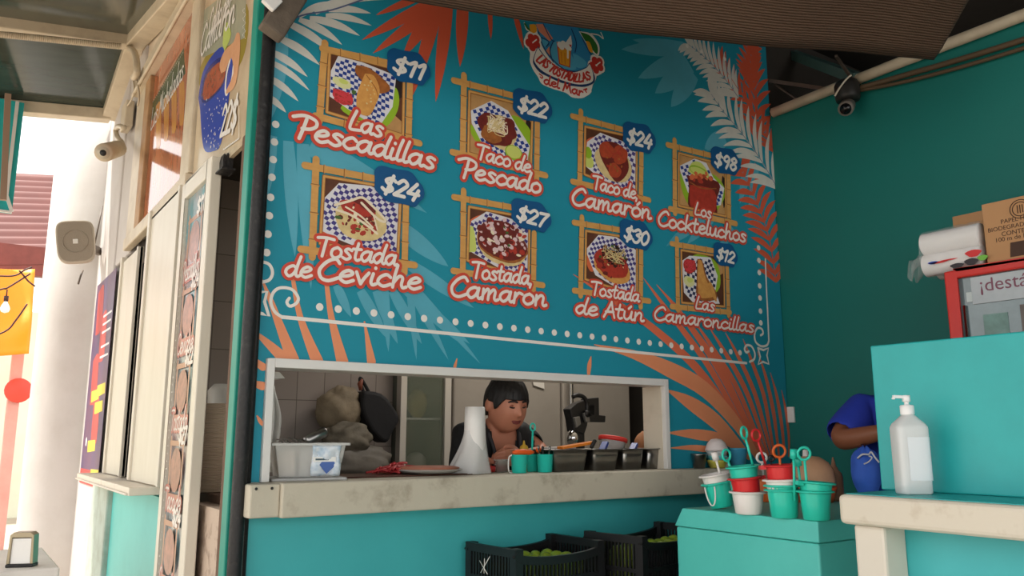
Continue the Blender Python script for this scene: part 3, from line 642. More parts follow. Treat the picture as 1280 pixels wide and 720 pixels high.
dish(7, ((850,313),(903,321.6),(904,383.5),(850.7,378.6)), (((837.8,305),(890,313.8)),((844.3,299),(845.8,388)),((837.8,383.5),(910.7,390.8)),((907,333.7),(909,395))),
 [('bg', wood),('blob', tan,.92,.25,.1,.12,.1,0),('poly', lime,[(.1,.2),(.4,.02),(.8,.1),(.92,.4),(.85,.7),(.4,.9)],1),('check', [(.02,.2),(.2,.08),(.7,.05),(.86,.4),(.8,.7),(.9,.95),(.3,1),(.06,.8)],.25,.062, chk_n),
  ('blob', red_f,.2,.28,.15,.14,.05,0),('noodle', slaw,12,.2,.28,.13,.12,.004),('blob', cuc,.18,.58,.13,.1,.06,.2),('blob', lime2,.2,.55,.07,.05,.05,0),('poly', brown_f,[(.38,.12),(.5,.15),(.6,.45),(.8,.7),(.8,.88),(.38,.9),(.36,.5)],1),('poly', gold_f,[(.4,.14),(.48,.16),(.58,.5),(.76,.76),(.7,.84),(.42,.85),(.38,.5)],1),('poly', gold_f,[(.6,.6),(.7,.55),(.82,.85),(.78,.9)],1)],
 [('Las',(867,386),(891,390),8.5),('Camaroncillas',(815,400),(940,416),9.5)], ('$12',(904,319),30,33), 8)
# ------------------------------------------------------------------ street side of the stand (the face X = .8)
FX = .80
def FP(x, y, X=FX): p = onX(x, y, X); return (-p.y, p.z)
teal_lite = mat('pale_aqua_paint', (96, 196, 190), .45, var=.3, scale=4, rgb2=(70, 168, 164), thr=(.3, .6))
stain = mat('stained_grey_plaster', (176, 188, 178), .8, var=.5, scale=9, rgb2=(140, 140, 124), thr=(.3, .55), bump=.2)
brownwood = mat('rotten_brown_wood', (112, 84, 66), .8, var=.5, scale=16, rgb2=(60, 44, 36), bump=.3, stretch=(3, 3, .6))
rust = mat('rusty_tan_steel', (176, 138, 98), .6, var=.5, scale=12, rgb2=(120, 82, 52), thr=(.3, .55))
cream_panel = mat('cream_panel', (218, 211, 196), .35, var=.25, scale=5, rgb2=(186, 174, 150), stretch=(2, 2, .5))
b = MB(); b.box((.80, 3.31, 0), (.86, 5.02, .985)); struct(b.build('wall_left', teal_lite))
b = MB(); b.box((.77, 5.02, 0), (.86, 5.56, 1.02)); struct(b.build('trim_3', stain, bevel=.01))
b = MB(); b.box((.775, 5.56, 0), (.92, 6.30, 3.62)); b.box((.785, 5.10, 2.30), (.92, 5.56, 3.62)); struct(b.build('wall_street', white_wall, bevel=.012))
b = MB(); b.box((.80, 2.845, 0), (.86, 3.305, 1.0)); struct(b.build('trim_4', mat('peeling_plaster', (196, 176, 158), .85, var=.6, scale=14, rgb2=(110, 84, 68), thr=(.35, .5), bump=.4)))
b = MB(); b.cbox((.735, 4.58, 1.018), (.15, 1.62, .034)); b.tube([(.655, 3.79, 1.006), (.655, 5.38, 1.006)], .006, 6); struct(b.build('trim_5', mat('sill_white', (226, 216, 200), .5, var=.4, scale=10, rgb2=(150, 120, 92), thr=(.25, .45)), bevel=.006))
b = MB(); b.box((.768, 2.71, 0), (.80, 2.772, 3.5)); struct(b.build('trim_6', green_teal, bevel=.004))
b = MB(); b.box((.778, 2.773, 0), (.84, 2.84, 2.31)); struct(b.build('trim_7', brownwood, bevel=.006))
b = MB(); b.tube([(.792, 2.672, 0), (.790, 2.672, .8), (.793, 2.674, 1.6), (.80, 2.672, 2.3), (.812, 2.675, 3.55)], .0235, 10); b.tube([(.82, 2.690, 0), (.822, 2.690, 3.5)], .012, 6)
tag(b.build('corner_pole', black_rubber), 'black rubber-covered corner pole between the turquoise post and the mural', 'pole')
b = MB(); b.box((.80, 2.663, 0), (.812, 2.699, .99)); struct(b.build('trim_8', mat('chalky_edge', (196, 192, 180), .8, var=.4, scale=12, rgb2=(60, 120, 120)), bevel=.002))
# frame of the upper sign band
b = MB()
b.box((.755, onX(239.5, 150, .765).y, 2.315), (.80, 5.12, 2.385)); struct(b.build('trim_9', beige_trim, bevel=.006))
b = MB(); b.box((.74, 2.72, 3.27), (.80, 5.12, 3.37)); b.tube([(.735, 2.72, 3.275), (.735, 5.12, 3.275)], .012, 6); struct(b.build('trim_10', beige_trim, bevel=.01))
b = MB(); b.box((.765, 4.86, 2.386), (.80, 5.12, 3.269)); struct(b.build('trim_11', beige_trim, bevel=.008))
b = MB(); b.box((.762, 4.72, 2.386), (.80, 4.858, 3.269)); struct(b.build('trim_12', rust, bevel=.006))
b = MB(); my0, my1 = onX(239.5, 150, .765).y, onX(229.5, 150, .765).y; b.box((.765, my0, 2.386), (.80, my1, 3.269)); struct(b.build('trim_13', beige_trim, bevel=.008))
b = MB(); b.box((.80, 2.90, 3.371), (.88, 5.56, 3.9)); struct(b.build('trim_14', mat('fascia_white', (228, 214, 194), .6, var=.3, scale=5, rgb2=(190, 166, 138))))
b = MB(); b.box((.802, 2.9, 2.386), (.86, 5.10, 3.37)); struct(b.build('wall_sign_band', beige))
# the two big printed banners
def place_f(X):
    return lambda a, z, h: (X-h, -a, z)
def in_quad(ys, zs):
    return lambda u, v: (ys[0]+(ys[1]-ys[0])*u, zs[1]+(zs[0]-zs[1])*v)
gloss = dict(rough=.12, spec=.6)
def banner_base(name, label, ys, zs, m):
    t = thing(name, label, 'banner', (.795, (ys[0]+ys[1])/2, zs[0]))
    b = MB(); b.box((.785, min(ys), zs[0]), (.80, max(ys), zs[1])); b.build('panel', m, t); return t
bnA = mat('banner_soup_print', (206, 188, 160), .18, var=.6, scale=3, rgb2=(150, 116, 84), thr=(.3, .62))
bnB = mat('banner_beer_print', (196, 120, 84), .08, var=.8, scale=3.5, rgb2=(96, 34, 30), thr=(.3, .65), stretch=(1, 2, .7))
t = banner_base('soup_banner', 'glossy banner with a speckled blue mug of shrimp soup priced 22$', (2.78, my0-.005), (2.285, 3.268), bnA)
A = Art(place_f(.785)); F = lambda x, y: FP(x, y, .785); Zs = lambda x, y: F(170+x/3.6, y/3.6)
pb = lambda n, rgb, **k: mat('banner_'+n, rgb, .2, **k)
blue = pb('mug_blue', (40, 66, 168)); blue_d = pb('mug_dark_blue', (28, 44, 126)); soup = pb('soup_red', (176, 84, 56), var=.4, scale=30); whp = pb('white', (236, 232, 226)); shrimp = pb('shrimp', (222, 168, 128), var=.3, scale=30, rgb2=(190, 120, 84)); avo = pb('avocado', (190, 206, 110)); olive = pb('olive', (150, 132, 50)); grn2 = pb('label_grey', (170, 172, 150), var=.3, scale=6)
A.use(olive, .0004); A.poly(smooth_line([Zs(*q) for q in ((272,350),(300,280),(420,60),(500,20),(498,200),(440,330),(300,420))], 4))
A.use(grn2, .0006); A.poly([Zs(*q) for q in ((288,60),(430,-50),(500,-90),(490,170),(300,260))])
A.use(blue, .0010); A.poly(smooth_line([Zs(*q) for q in ((282,440),(300,330),(340,255),(388,210),(405,250),(435,260),(425,400),(385,640),(350,680),(312,680),(298,620),(290,500))], 3))
A.use(blue_d, .0012); A.poly(smooth_line([Zs(*q) for q in ((292,430),(310,340),(350,280),(395,255),(412,310),(390,390),(330,455),(300,462),(292,430))], 4))
A.use(soup, .0014); A.poly(smooth_line([Zs(*q) for q in ((300,430),(315,350),(350,300),(385,280),(405,320),(385,385),(335,440),(308,452))], 4))
A.use(whp, .0016); A.stroke(smooth_line([Zs(*q) for q in ((425,270),(410,330),(404,400),(412,420),(432,360),(440,300))], 5), .02)
A.use(shrimp, .0018)
for pts in (((385,330),(378,290),(400,230),(440,190),(455,150),(470,160),(468,260),(450,380),(415,420),(408,410),(440,330),(430,260),(405,320)),): A.poly(smooth_line([Zs(*q) for q in pts], 3))
A.use(avo, .0020); A.poly(smooth_line([Zs(*q) for q in ((392,200),(398,130),(412,100),(430,150),(415,200),(400,230))], 3))
A.use(whp, .0022)
R_ = random.Random(3)
for _ in range(70):
    x, y = R_.uniform(300, 425), R_.uniform(440, 670)
    if x-300 < (y-440)*.06 or x > 425-(y-440)*.2: continue
    A.disc(*Zs(x, y), .0035 if R_.random() < .8 else .006, 6)
for k in range(24):
    A.disc(*Zs(490-6*math.sin(k), 40+k*5.8), .003, 6); A.disc(*Zs(272+.3*k, 370-k*8), .003, 6); A.disc(*Zs(290+k*8, 118-k*6.4), .003, 6)
for s_ in line_strokes('Caldo de', Zs(330,160), Zs(418,62), .062): A.stroke(s_, .012)
for s_ in line_strokes('Camarón', Zs(292,258), Zs(448,98), .075): A.stroke(s_, .014)
for s_ in line_strokes('22$', Zs(383,618), Zs(455,580), .068): A.stroke(s_, .02)
A.stroke([Zs(400,675), Zs(470,625)], .004); A.stroke([Zs(470,480), Zs(470,625)], .004)
for k in range(9): A.disc(*Zs(400+k*8, 672-k*5.5), .004, 6)
A.build('soup_mug_print', t)
t = banner_base('beer_banner', 'glossy reddish banner of drinks with white script heading in the upper band', (my1+.004, 4.715), (2.387, 3.268), bnB)
A = Art(place_f(.785)); A.use(pb('leaf_green', (74, 92, 60), var=.4, scale=8), .0004); A.poly([Zs(*q) for q in ((58,490),(215,215),(222,330),(60,560))])
A.use(pb('amber', (206, 150, 70), var=.5, scale=6, rgb2=(160, 70, 50)), .0006)
for x0 in (90, 125, 160, 195): A.poly(smooth_line([Zs(x0, 560-x0*.9), Zs(x0+22, 545-x0*.9), Zs(x0+20, 740-x0), Zs(x0+2, 760-x0)], 3))
A.use(whp, .0008)
for s_ in line_strokes('Las Micheladas', Zs(66,590), Zs(214,350), .07): A.stroke(s_, .011)
for k in range(26): A.disc(*Zs(66+k*5.9, 478-k*9.6), .0045, 6)
A.build('heading_print', t)

# sliding sashes of the street windows
def sash(name, y0, y1, z0, z1, X):
    b = MB(); b.box((X, y0, z0), (X+.018, y1, z1)); b.box((X-.012, y0, z0), (X+.02, y0+.03, z1)); b.box((X-.012, y1-.045, z0), (X+.02, y1, z1+.03))
    return struct(b.build(name, cream_panel, bevel=.003))
def ysp(x, y, X): return onX(x, y, X).y
sash('window_2', ysp(166, 420, .775), ysp(145, 420, .775), 1.04, 2.26, .775)
sash('window_3', ysp(214, 420, .755), ysp(176, 420, .755), 1.04, 2.335, .755)
# menu board hung over the end of the window
t = thing('menu_board', 'tall cream framed menu board with a faded turquoise print beside the corner post', 'menu board', (.75, 3.3, .3))
by0, by1 = ysp(249.5, 420, .735), ysp(214, 420, .735); bz0, bz1 = .32, 2.30
print('board', by0, by1)
b = MB(); b.box((.735, by0, bz0), (.775, by0+.07, bz1)); b.box((.735, by1-.055, bz0), (.775, by1, bz1)); b.box((.735, by0+.07, bz1-.07), (.775, by1-.055, bz1)); b.box((.735, by0+.07, bz0), (.775, by1-.055, bz0+.07))
b.build('frame', cream_panel, t, bevel=.004)
b = MB(); b.box((.752, by0+.066, bz0+.066), (.765, by1-.051, bz1-.066)); b.build('print_panel', mat('board_print_teal', (104, 150, 158), .18, var=.7, scale=1.6, rgb2=(196, 132, 120), thr=(.35, .55)), t)
A = Art(place_f(.752)); yc = -(by0+by1)/2-.03; ink = mat('board_ink_red', (190, 112, 100), .3); wood_p = mat('board_ink_tan', (176, 126, 96), .3); food_p = mat('board_ink_brown', (176, 116, 96), .3, var=.5, scale=30); wht_p = mat('board_ink_white', (222, 214, 206), .3)
for k, z in enumerate((2.02, 1.72, 1.42, 1.12, .82, .52)):
    A.use(wood_p, .0005)
    for (a0, z0, a1, z1) in ((-.11,.1,.11,.1),(-.11,-.1,.11,-.1),(-.1,-.11,-.1,.12),(.1,-.11,.1,.12)): A.stroke([(yc-a0, z+z0), (yc-a1, z+z1)], .02)
    A.use(food_p, .0008); A.disc(yc, z, .085, 14)
    A.use(wht_p, .0016)
    nm = ('Pescadillas', 'Ceviche', 'Tostada', 'Taco de', 'Camarón', 'Las')[k]; st = line_strokes(nm, (yc-.13, z-.15), (yc+.13, z-.15), .045)
    A.use(ink, .0012)
    for s_ in st: A.stroke(s_, .028)
    A.use(wht_p, .0018)
    for s_ in st: A.stroke(s_, .008)
    for s_ in line_strokes(('$11', '$24', '$22', '$27', '$24', '$30')[k], (yc+.03, z+.1), (yc+.15, z+.1), .035): A.stroke(s_, .014)
for k in range(60): A.disc(.075-by1, 2.2-k*.03, .004, 6)
A.build('menu_print', t)
b = MB()
jag = [(0,0),(.06,.01),(.08,.02),(.12,.015),(.14,.0),(.15,.05),(.13,.075),(.10,.065),(.085,.08),(.05,.07),(.02,.08),(-.005,.06)]
b.prism([(.80-.0-u*.25, by0-.005-u*.0, bz1-.075+v*1.0) for u, v in jag], (0, -.05, 0)); b.cbox((.775, by0-.05, bz1-.07), (.05, .09, .006)); b.build('broken_bracket', black_rubber, t)
# window poster on the white pilaster
t = thing('poster', 'narrow purple poster with yellow price flashes on the white pilaster', 'poster', (.77, 5.9, .93))
pp = mat('poster_purple', (70, 56, 100), .35, var=.4, scale=4, rgb2=(150, 84, 84)); P_ = lambda x, y: FP(x, y, .772)
y0, y1 = -P_(121, 612)[0], -P_(99, 603)[0]; z0, z1 = .945, P_(140, 340)[1]
b = MB(); b.box((.7725, y0, z0), (.7748, min(y1, 6.24), z1)); b.build('sheet', pp, t)
A = Art(place_f(.7725)); y1 = min(y1, 6.24); G = lambda u, v: (-y1-(y0-y1)*u, z1+(z0-z1)*v)
A.use(mat('poster_red', (190, 62, 58), .4), .0004); A.poly([G(.0,.93), G(1,.93), G(1,1), G(0,1)])
for (u, v) in ((.3,.15),(.6,.3),(.35,.5),(.6,.7)): A.poly(smooth_line([G(u-.18, v-.1), G(u+.1, v-.12), G(u+.16, v+.1), G(u-.14, v+.12)], 3))
A.use(mat('poster_yellow', (226, 204, 60), .4), .0006)
for (u, v) in ((.75,.56),(.45,.58),(.7,.64),(.5,.82),(.8,.95)): A.poly([G(u-.2, v-.025), G(u+.2, v-.03), G(u+.22, v+.02), G(u-.18, v+.03)])
A.use(mat('poster_white', (230, 226, 226), .4), .0008)
for v in (.2, .24, .28, .35, .4): A.stroke([G(.55, v), G(.95, v)], .014)
A.disc(*G(.2, .8), .03, 10)
A.build('poster_print', t)
# stacks behind the open end of the window
t = thing('foam_plate_stack', 'tall stack of brownish foam plates seen in the gap behind the corner post', 'plates', (.90, 3.42, 1.03))
m_foam = mat('foam_brown', (196, 176, 154), .6); b = MB(); prof = []
for k in range(46): prof += [(.085, k*.0075), (.092, k*.0075+.003), (.092, k*.0075+.005), (.085, k*.0075+.0072)]
b.lathe(prof, 24, (.90, 3.42, 1.031), cap=(True, True)); b.build('plates', m_foam, t)
t = thing('foam_cup_sleeve', 'clear plastic sleeve of white foam cups standing in the gap above plates', 'cups', (.98, 3.66, 1.03))
b = MB(); b.lathe([(.05, 0), (.058, .05), (.055, .15), (.06, .25), (.052, .35), (.056, .41), (.03, .44)], 16, (.98, 3.66, 1.031), wob=lambda a, z: 1+.05*math.sin(5*a+z*40), cap=(True, True)); b.build('sleeve', mat('cloudy_plastic', (222, 220, 214), .25, alpha=.8), t)
b = MB(); b.box((.862, 2.95, .99), (1.08, 3.9, 1.03)); struct(b.build('trim_15', brownwood))
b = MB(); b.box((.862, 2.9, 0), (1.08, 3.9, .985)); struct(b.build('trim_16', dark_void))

# ------------------------------------------------------------------ awning over the pavement
J = onX(168, 52, .74); E_ = onX(137, 145, .74); K0 = onX(208, 8, .74)
awn = thing('awning', 'cream framed awning with dark translucent panels over the pavement', 'awning', (.74, J.y, J.z))
near = J+(K0-J)*3.2
c1 = J+(onY(0, 29, J.y)-J)*4.0; c2 = E_+(onY(0, 133, E_.y)-E_)*4.0
nd = near+(c1-J)
print('awning', J, E_, near, c1, c2)
def bar_part(p, q, w_, h_): b = MB(); b.bar(p, q, w_, h_); return b.build('frame_bar', beige_trim, awn, bevel=.006)
bar_part(near, J, .10, .09); bar_part(J, E_, .10, .08); bar_part(J, c1, .10, .09); bar_part(E_, c2, .10, .08); bar_part(c1, c2, .08, .08); bar_part(nd, c1, .08, .08)
pan = mat('smoked_panel', (64, 74, 66), .1, var=.4, scale=2, rgb2=(40, 44, 38), spec=.9, bump=.02, bscale=60, stretch=(1, 8, 1), trans=.12)
def panel(p, q, r, s_):
    b = MB(); up = Vector((0, 0, .03)); pts = [p+up, q+up, r+up, s_+up]; b.prism(pts, (0, 0, .012)); return b.build('panel', pan, awn)
panel(near, J, c1, nd); panel(J, E_, c2, c1)
b = MB(); cpts = [onY(x, y, J.y-.06) for x, y in ((-120, 36), (0, 43), (10, 43), (70, 49), (150, 58))]; b.tube(cpts, .017, 8); 
for i in range(60):
    p = cpts[1].lerp(cpts[4], i/59); b.tube([p-Vector((.004, 0, 0)), p+Vector((.004, 0, 0))], .0205, 8)
b.build('conduit', beige_trim, awn)
b = MB(); b.tube(smooth_line([onX(*q, .71) for q in ((157,58),(166,63),(170,72),(171,90),(167,97))], 5), .02, 8); b.build('conduit', beige_trim, awn)
b = MB(); b.tube(smooth_line([onX(*q, .73) for q in ((170,95),(173,110),(174,122),(172,132))], 4), .006, 6); b.tube(smooth_line([onX(*q, .73) for q in ((166,96),(168,112),(164,125),(158,134))], 4), .005, 6); b.build('wire', beige_trim, awn)
# security camera with its junction box
t = thing('security_camera', 'cream bullet security camera on a bracket at the left wall under the awning', 'camera', tuple(onX(140, 188, .70)))
jb = onX(159, 146, .745); b = MB(); b.cbox((jb.x, jb.y, jb.z), (.05, .16, .17)); b.build('junction_box', beige_trim, t, bevel=.008)
b = MB(); b.tube(smooth_line([tuple(onX(*q, .72)) for q in ((155,160),(149,158),(145,163),(147,172),(152,178),(153,184))], 5), .017, 8); b.build('bracket_arm', beige_trim, t)
p0, p1 = onX(129, 191, .575), onX(150, 185, .69); b = MB(); ax = (p1-p0); b.tube([p0, p0+ax*.05, p0+ax*.9, p1], [.048, .052, .047, .03], 16); b.build('camera_body', beige_trim, t)
b = MB(); n_ = ax.normalized(); b.tube([p0-n_*.002, p0+n_*.004], .036, 16); b.m = 1; b.tube([p0-n_*.004, p0+n_*.004], .018, 12); b.build('lens', [mat('lens_ring', (190, 180, 160), .3), black_rubber], t)
b = MB(); q0 = onX(133, 160, .765); b.box((.760, q0.y-.06, 2.62), (.774, q0.y, 3.2)); struct(b.build('trim_17', beige_trim))

# round white column, loudspeaker
b = MB(); b.lathe([(.425, 0), (.428, .6), (.425, 2.0), (.42, 4.2)], 40, (.90, 6.68, 0), wob=lambda a, z: 1+.004*math.sin(7*a+z*3), cap=(True, True)); struct(b.build('wall_column', white_wall))
t = thing('loudspeaker', 'beige square wall loudspeaker mounted on the round white column', 'speaker', (.62, 6.1, 2.5))
sp = onX(95, 303, .60); R3 = Matrix.Rotation(math.radians(-12), 3, 'Z') @ Matrix.Rotation(math.radians(-8), 3, 'Y')
spk = mat('speaker_beige', (190, 178, 160), .5, var=.2, scale=10); grl = mat('speaker_grille', (150, 138, 122), .6, bump=.3, bscale=220)
b = MB(); b.M = Matrix.Translation(sp) @ R3.to_4x4()
pts = [(math.copysign(abs(math.cos(a))**.45, math.cos(a))*.115*(1+.06*math.sin(a)), 0, math.copysign(abs(math.sin(a))**.45, math.sin(a))*.145) for a in [2*PI*k/32 for k in range(32)]]
b.prism([(x, -.03, z) for x, _, z in pts], (0, .05, 0)); b.prism([(x*.8, .02, z*.8) for x, _, z in pts], (0, .09, 0)); b.build('cabinet', spk, t, bevel=.006)
b = MB(); b.M = Matrix.Translation(sp) @ R3.to_4x4(); b.prism([(x*.9, -.034, z*.92) for x, _, z in pts], (0, .006, 0)); b.tube([(.075*math.cos(a), -.036, .075*math.sin(a)) for a in [2*PI*k/28 for k in range(28)]], .003, 5, closed=True); b.build('grille', grl, t)
b = MB(); b.M = Matrix.Translation(sp) @ R3.to_4x4(); b.cbox((0, -.036, 0), (.03, .004, .03)); b.build('emblem', mat('emblem_white', (226, 222, 214), .4), t)
b = MB(); b.bar(sp+Vector((.10, .06, -.01)), sp+Vector((.17, .18, -.01)), .03, .05); b.tube([sp+Vector((.12, .05, .02)), sp+Vector((.15, .10, .30))], .005, 6); b.build('bracket', mat('dark_bracket', (110, 100, 90), .5), t)
b = MB(); q = onX(101, 344, .62); b.tube([q+Vector((.02, .1, .05)), q, q+Vector((-.01, 0, -.06))], .006, 6); tag(b.build('wall_hook', mat('dark_bracket', (0, 0, 0))), 'small rusty hook on the column just below the loudspeaker', 'hook')

# table with napkins, bottom left
b = MB(); b.box((-.35, 3.62, .72), (.415, 4.3, .758)); b.box((-.3, 3.68, 0), (.36, 4.24, .72)); tag(b.build('side_table', mat('table_white', (232, 228, 222), .5, var=.2, scale=5), bevel=.008), 'white ledge table under the napkin holder at the lower left', 'table')
t = thing('napkin_holder', 'upright chrome and black napkin dispenser on the white ledge', 'napkin holder', tuple(onZ(27, 708, .758)))
t.rotation_euler = (0, 0, -.42)
hm = mat('napkin_chrome', (150, 140, 118), .3, .8); b = MB(); b.box((-.048, -.03, 0), (.048, .03, .012)); b.build('base', black_rubber, t, world=False, bevel=.003)
b = MB(); o_ = [(-.047, .012), (-.042, .118), (-.030, .128), (.030, .128), (.042, .118), (.047, .012), (.036, .012), (.033, .108), (-.033, .108), (-.036, .012)]
b.prism([(x, -.026, z) for x, z in o_], (0, .052, 0)); b.build('shell', hm, t, world=False, bevel=.002)
b = MB(); b.box((-.0345, -.020, .013), (.0345, .020, .105)); b.build('napkins', mat('napkin_white', (240, 238, 234), .8, bump=.1, bscale=90, stretch=(1, 14, 1)), t, world=False)

# ------------------------------------------------------------------ across the street
def Yq(x, y, d): return onY(x, y, d)
b = MB(); b.box((-9, 15, 0), (3.2, 15.2, 3.2)); tag(b.build('far_building', mat('pale_far_wall', (236, 238, 214), .8, var=.2, scale=1)), 'pale yellow wall of the building across the street', 'building')
b = MB()
def rf(u, v):
    p = Yq(-80, 333, 11.0).lerp(Yq(130, 330, 11.0), u); q = Yq(-80, 212, 13.6).lerp(Yq(130, 222, 13.6), u); r = p.lerp(q, v); r.z += .035*math.sin(v*2*PI*14); return r
b.grid(12, 170, rf); tag(b.build('corrugated_roof', mat('red_roof', (112, 60, 54), .55, var=.2, scale=3), solid=.01), 'red corrugated roof across the street at the left edge', 'roof')
b = MB(); b.box((-2.6, 11.0, onY(20, 340, 11).z-.02), (2.2, 11.15, onY(20, 318, 11).z+.12)); tag(b.build('roof_beam', mat('brown_beam', (128, 66, 58), .6, var=.3, scale=5)), 'brown beam under the red corrugated roof across the street', 'beam')
b = MB()
def tp(u, v):
    p = Yq(-110, 336, 10.6).lerp(Yq(44, 336, 10.6), u); q = Yq(-110, 436, 10.4).lerp(Yq(36, 442, 10.4), u); r = p.lerp(q, v); r.y += .06*math.sin(u*9+v*3)+.05*math.sin(v*11+u*4)*v; r.z -= .05*math.sin(u*PI)*v; return r
b.grid(30, 20, tp); tag(b.build('orange_tarp', mat('orange_tarp', (255, 150, 20), .5, var=.3, scale=2, rgb2=(250, 120, 20), trans=.0), solid=.006), 'orange tarpaulin hanging across the street at the left edge', 'tarp')
b = MB(); p = Yq(23, 440, 10.9); b.bar((p.x, 10.9, 0), (p.x, 10.9, p.z+.05), .12, .12, (0, 1, 0)); tag(b.build('street_post', mat('pink_post', (222, 160, 148), .6, var=.2, scale=3), bevel=.01), 'pink post below the orange tarpaulin across the street', 'post')
b = MB(); p = Yq(23, 488, 10.8); b.M = Matrix.Translation(p) @ Matrix.Rotation(PI/2, 4, 'X'); b.lathe([(.13, -.01), (.14, 0), (.13, .01)], 20, cap=(True, True)); tag(b.build('round_sign', mat('sign_red', (214, 72, 56), .5)), 'red disc sign fixed on the pink post across the street', 'sign')
t = thing('string_light', 'bare white bulb hanging on a dark wire before the orange tarpaulin', 'light', tuple(Yq(9, 378, 8.8)))
c0 = Yq(9, 362, 8.8); wire_m = mat('wire_dark', (60, 30, 24), .6)
b = MB()
for pts in (((-60,380),(0,362),(9,360),(38,342)), ((-60,340),(0,345),(20,344),(30,338),(40,334)), ((24,338),(30,345),(36,352),(44,358)), ((-40,430),(5,415),(20,400),(34,380))): b.tube([Yq(x, y, 8.8) for x, y in smooth_line(pts, 5)], .008, 6)
b.build('wire', wire_m, t)
b = MB(); b.tube([c0, c0+Vector((0, 0, -.06))], .006, 6); b.tube([c0+Vector((0, 0, -.06)), c0+Vector((0, 0, -.11))], .02, 10); b.build('socket', wire_m, t)
b = MB(); b.lathe([(.012, 0), (.02, -.02), (.035, -.05), (.04, -.075), (.03, -.1), (.0, -.112)], 16, tuple(c0+Vector((0, 0, -.11)))); b.build('bulb', mat('bulb_white', (245, 242, 236), .3), t)
t = thing('hanging_sign', 'turquoise board with white frame and pole at the upper left edge', 'sign', tuple(Yq(2, 265, 6.0)))
a_, c_ = Yq(-60, 130, 6.0), Yq(15, 265, 6.0); b = MB(); b.box((a_.x, 6.0, c_.z), (c_.x, 6.06, a_.z+.1)); b.build('board', teal_paint, t)
b = MB(); b.box((c_.x-.05, 5.985, c_.z+.09), (c_.x-.03, 6.0, a_.z+.1)); b.bar((c_.x-.04, 5.99, c_.z+.1), (c_.x-.002, 5.99, c_.z), .02, .02, (0, 1, 0)); b.box((a_.x, 5.985, c_.z-.01), (c_.x, 6.0, c_.z+.004)); b.build('frame', alu, t)
b = MB(); b.bar(Yq(10, 118, 5.8), Yq(4, 250, 5.8), .035, .035, (0, 1, 0)); b.build('pole', mat('sign_pole', (150, 124, 104), .5), t)
# ------------------------------------------------------------------ kitchen seen through the serving window
CT = 1.1
def cloth_noise(p, s=6): return noise.noise(Vector(p)*s)
# upright fridges at the back of the kitchen
fr_grey = mat('fridge_grey', (158, 150, 140), .4, var=.3, scale=3, rgb2=(120, 112, 102))
t = thing('refrigerator', 'large grey two-door refrigerator behind the cook', 'refrigerator', (3.2, 4.5, 0))
b = MB(); b.box((2.475, 4.245, .06), (3.895, 4.85, 2.3)); b.build('cabinet', fr_grey, t, bevel=.01)
for x0, x1 in ((2.478, 3.285), (3.300, 3.892)):
    b = MB(); b.box((x0, 4.20, .10), (x1, 4.244, 2.26)); d = b.build('door', fr_grey, t, bevel=.012)
    if x0 > 3:
        h = MB(); h.tube(smooth_line([(3.335, 4.20, 1.08), (3.335, 4.16, 1.12), (3.335, 4.155, 1.4), (3.335, 4.16, 1.68), (3.335, 4.20, 1.72)], 5), .015, 8); h.build('handle', chrome, d)
b = MB(); b.box((2.5, 4.3, 0), (3.87, 4.8, .06)); b.build('plinth', black_rubber, t)
t = thing('glass_door_fridge', 'narrow drinks fridge with dim glass door and bright metal edges left of cook', 'fridge', (2.28, 4.5, 0))
gd = mat('fridge_dark', (104, 108, 98), .5); b = MB()
b.box((2.13, 4.72, .05), (2.46, 4.76, 2.3)); b.box((2.13, 4.26, .05), (2.145, 4.72, 2.3)); b.box((2.445, 4.26, .05), (2.46, 4.72, 2.3)); b.box((2.145, 4.26, .05), (2.445, 4.72, .5)); b.box((2.145, 4.26, 2.26), (2.445, 4.72, 2.3)); b.build('cabinet', gd, t)
b = MB(); b.box((2.128, 4.20, .1), (2.168, 4.258, 2.28)); b.box((2.418, 4.20, .1), (2.462, 4.258, 2.28)); b.build('door_frame', mat('brushed_alu', (206, 200, 190), .4, .3), t, bevel=.004)
b = MB(); b.box((2.168, 4.22, .1), (2.418, 4.228, 2.28)); b.build('glass_pane', mat('tinted_glass', (120, 128, 112), .08, alpha=.36, spec=.6), t)
for z in (1.02, 1.34, 1.62): b = MB(); b.box((2.146, 4.28, z), (2.444, 4.71, z+.012)); b.build('shelf', alu, t)
yl = mat('bagged_yellow', (206, 184, 104), .5, var=.4, scale=9); wh_b = mat('bagged_white', (206, 200, 190), .4)
for k, (x, z, r, m_) in enumerate(((2.22, 1.353, (.05, .07, .06), yl), (2.36, 1.353, (.06, .07, .09), yl), (2.3, 1.633, (.08, .08, .05), wh_b), (2.36, 1.033, (.06, .07, .06), wh_b))):
    b = MB(); b.ball((x, 4.44, z+r[2]*.97), r, 14, 10, lambda d, k=k: 1+.12*noise.noise(d*2.2+Vector((k, 0, 0))))
    tag(b.build('food_bag', m_), ('smaller pale yellow bag on the middle shelf of the glass fridge, left one', 'larger yellow bag on the middle shelf of the glass fridge, right one', 'whitish packet on the top shelf of the glass door fridge', 'whitish packet on the lowest shelf of the glass door fridge')[k], 'food bag', 'bags inside the glass door fridge')
b = MB(); q = onY(672, 478, 4.19); pts = [(-.045, 0, .03), (.05, 0, .02), (.055, 0, -.04), (-.03, 0, -.02)]; b.prism([q+Vector(p) for p in pts], (0, .004, 0)); tag(b.build('paper_note', mat('note_paper', (210, 204, 194), .7)), 'small white paper note stuck on the grey refrigerator above the cook', 'note')
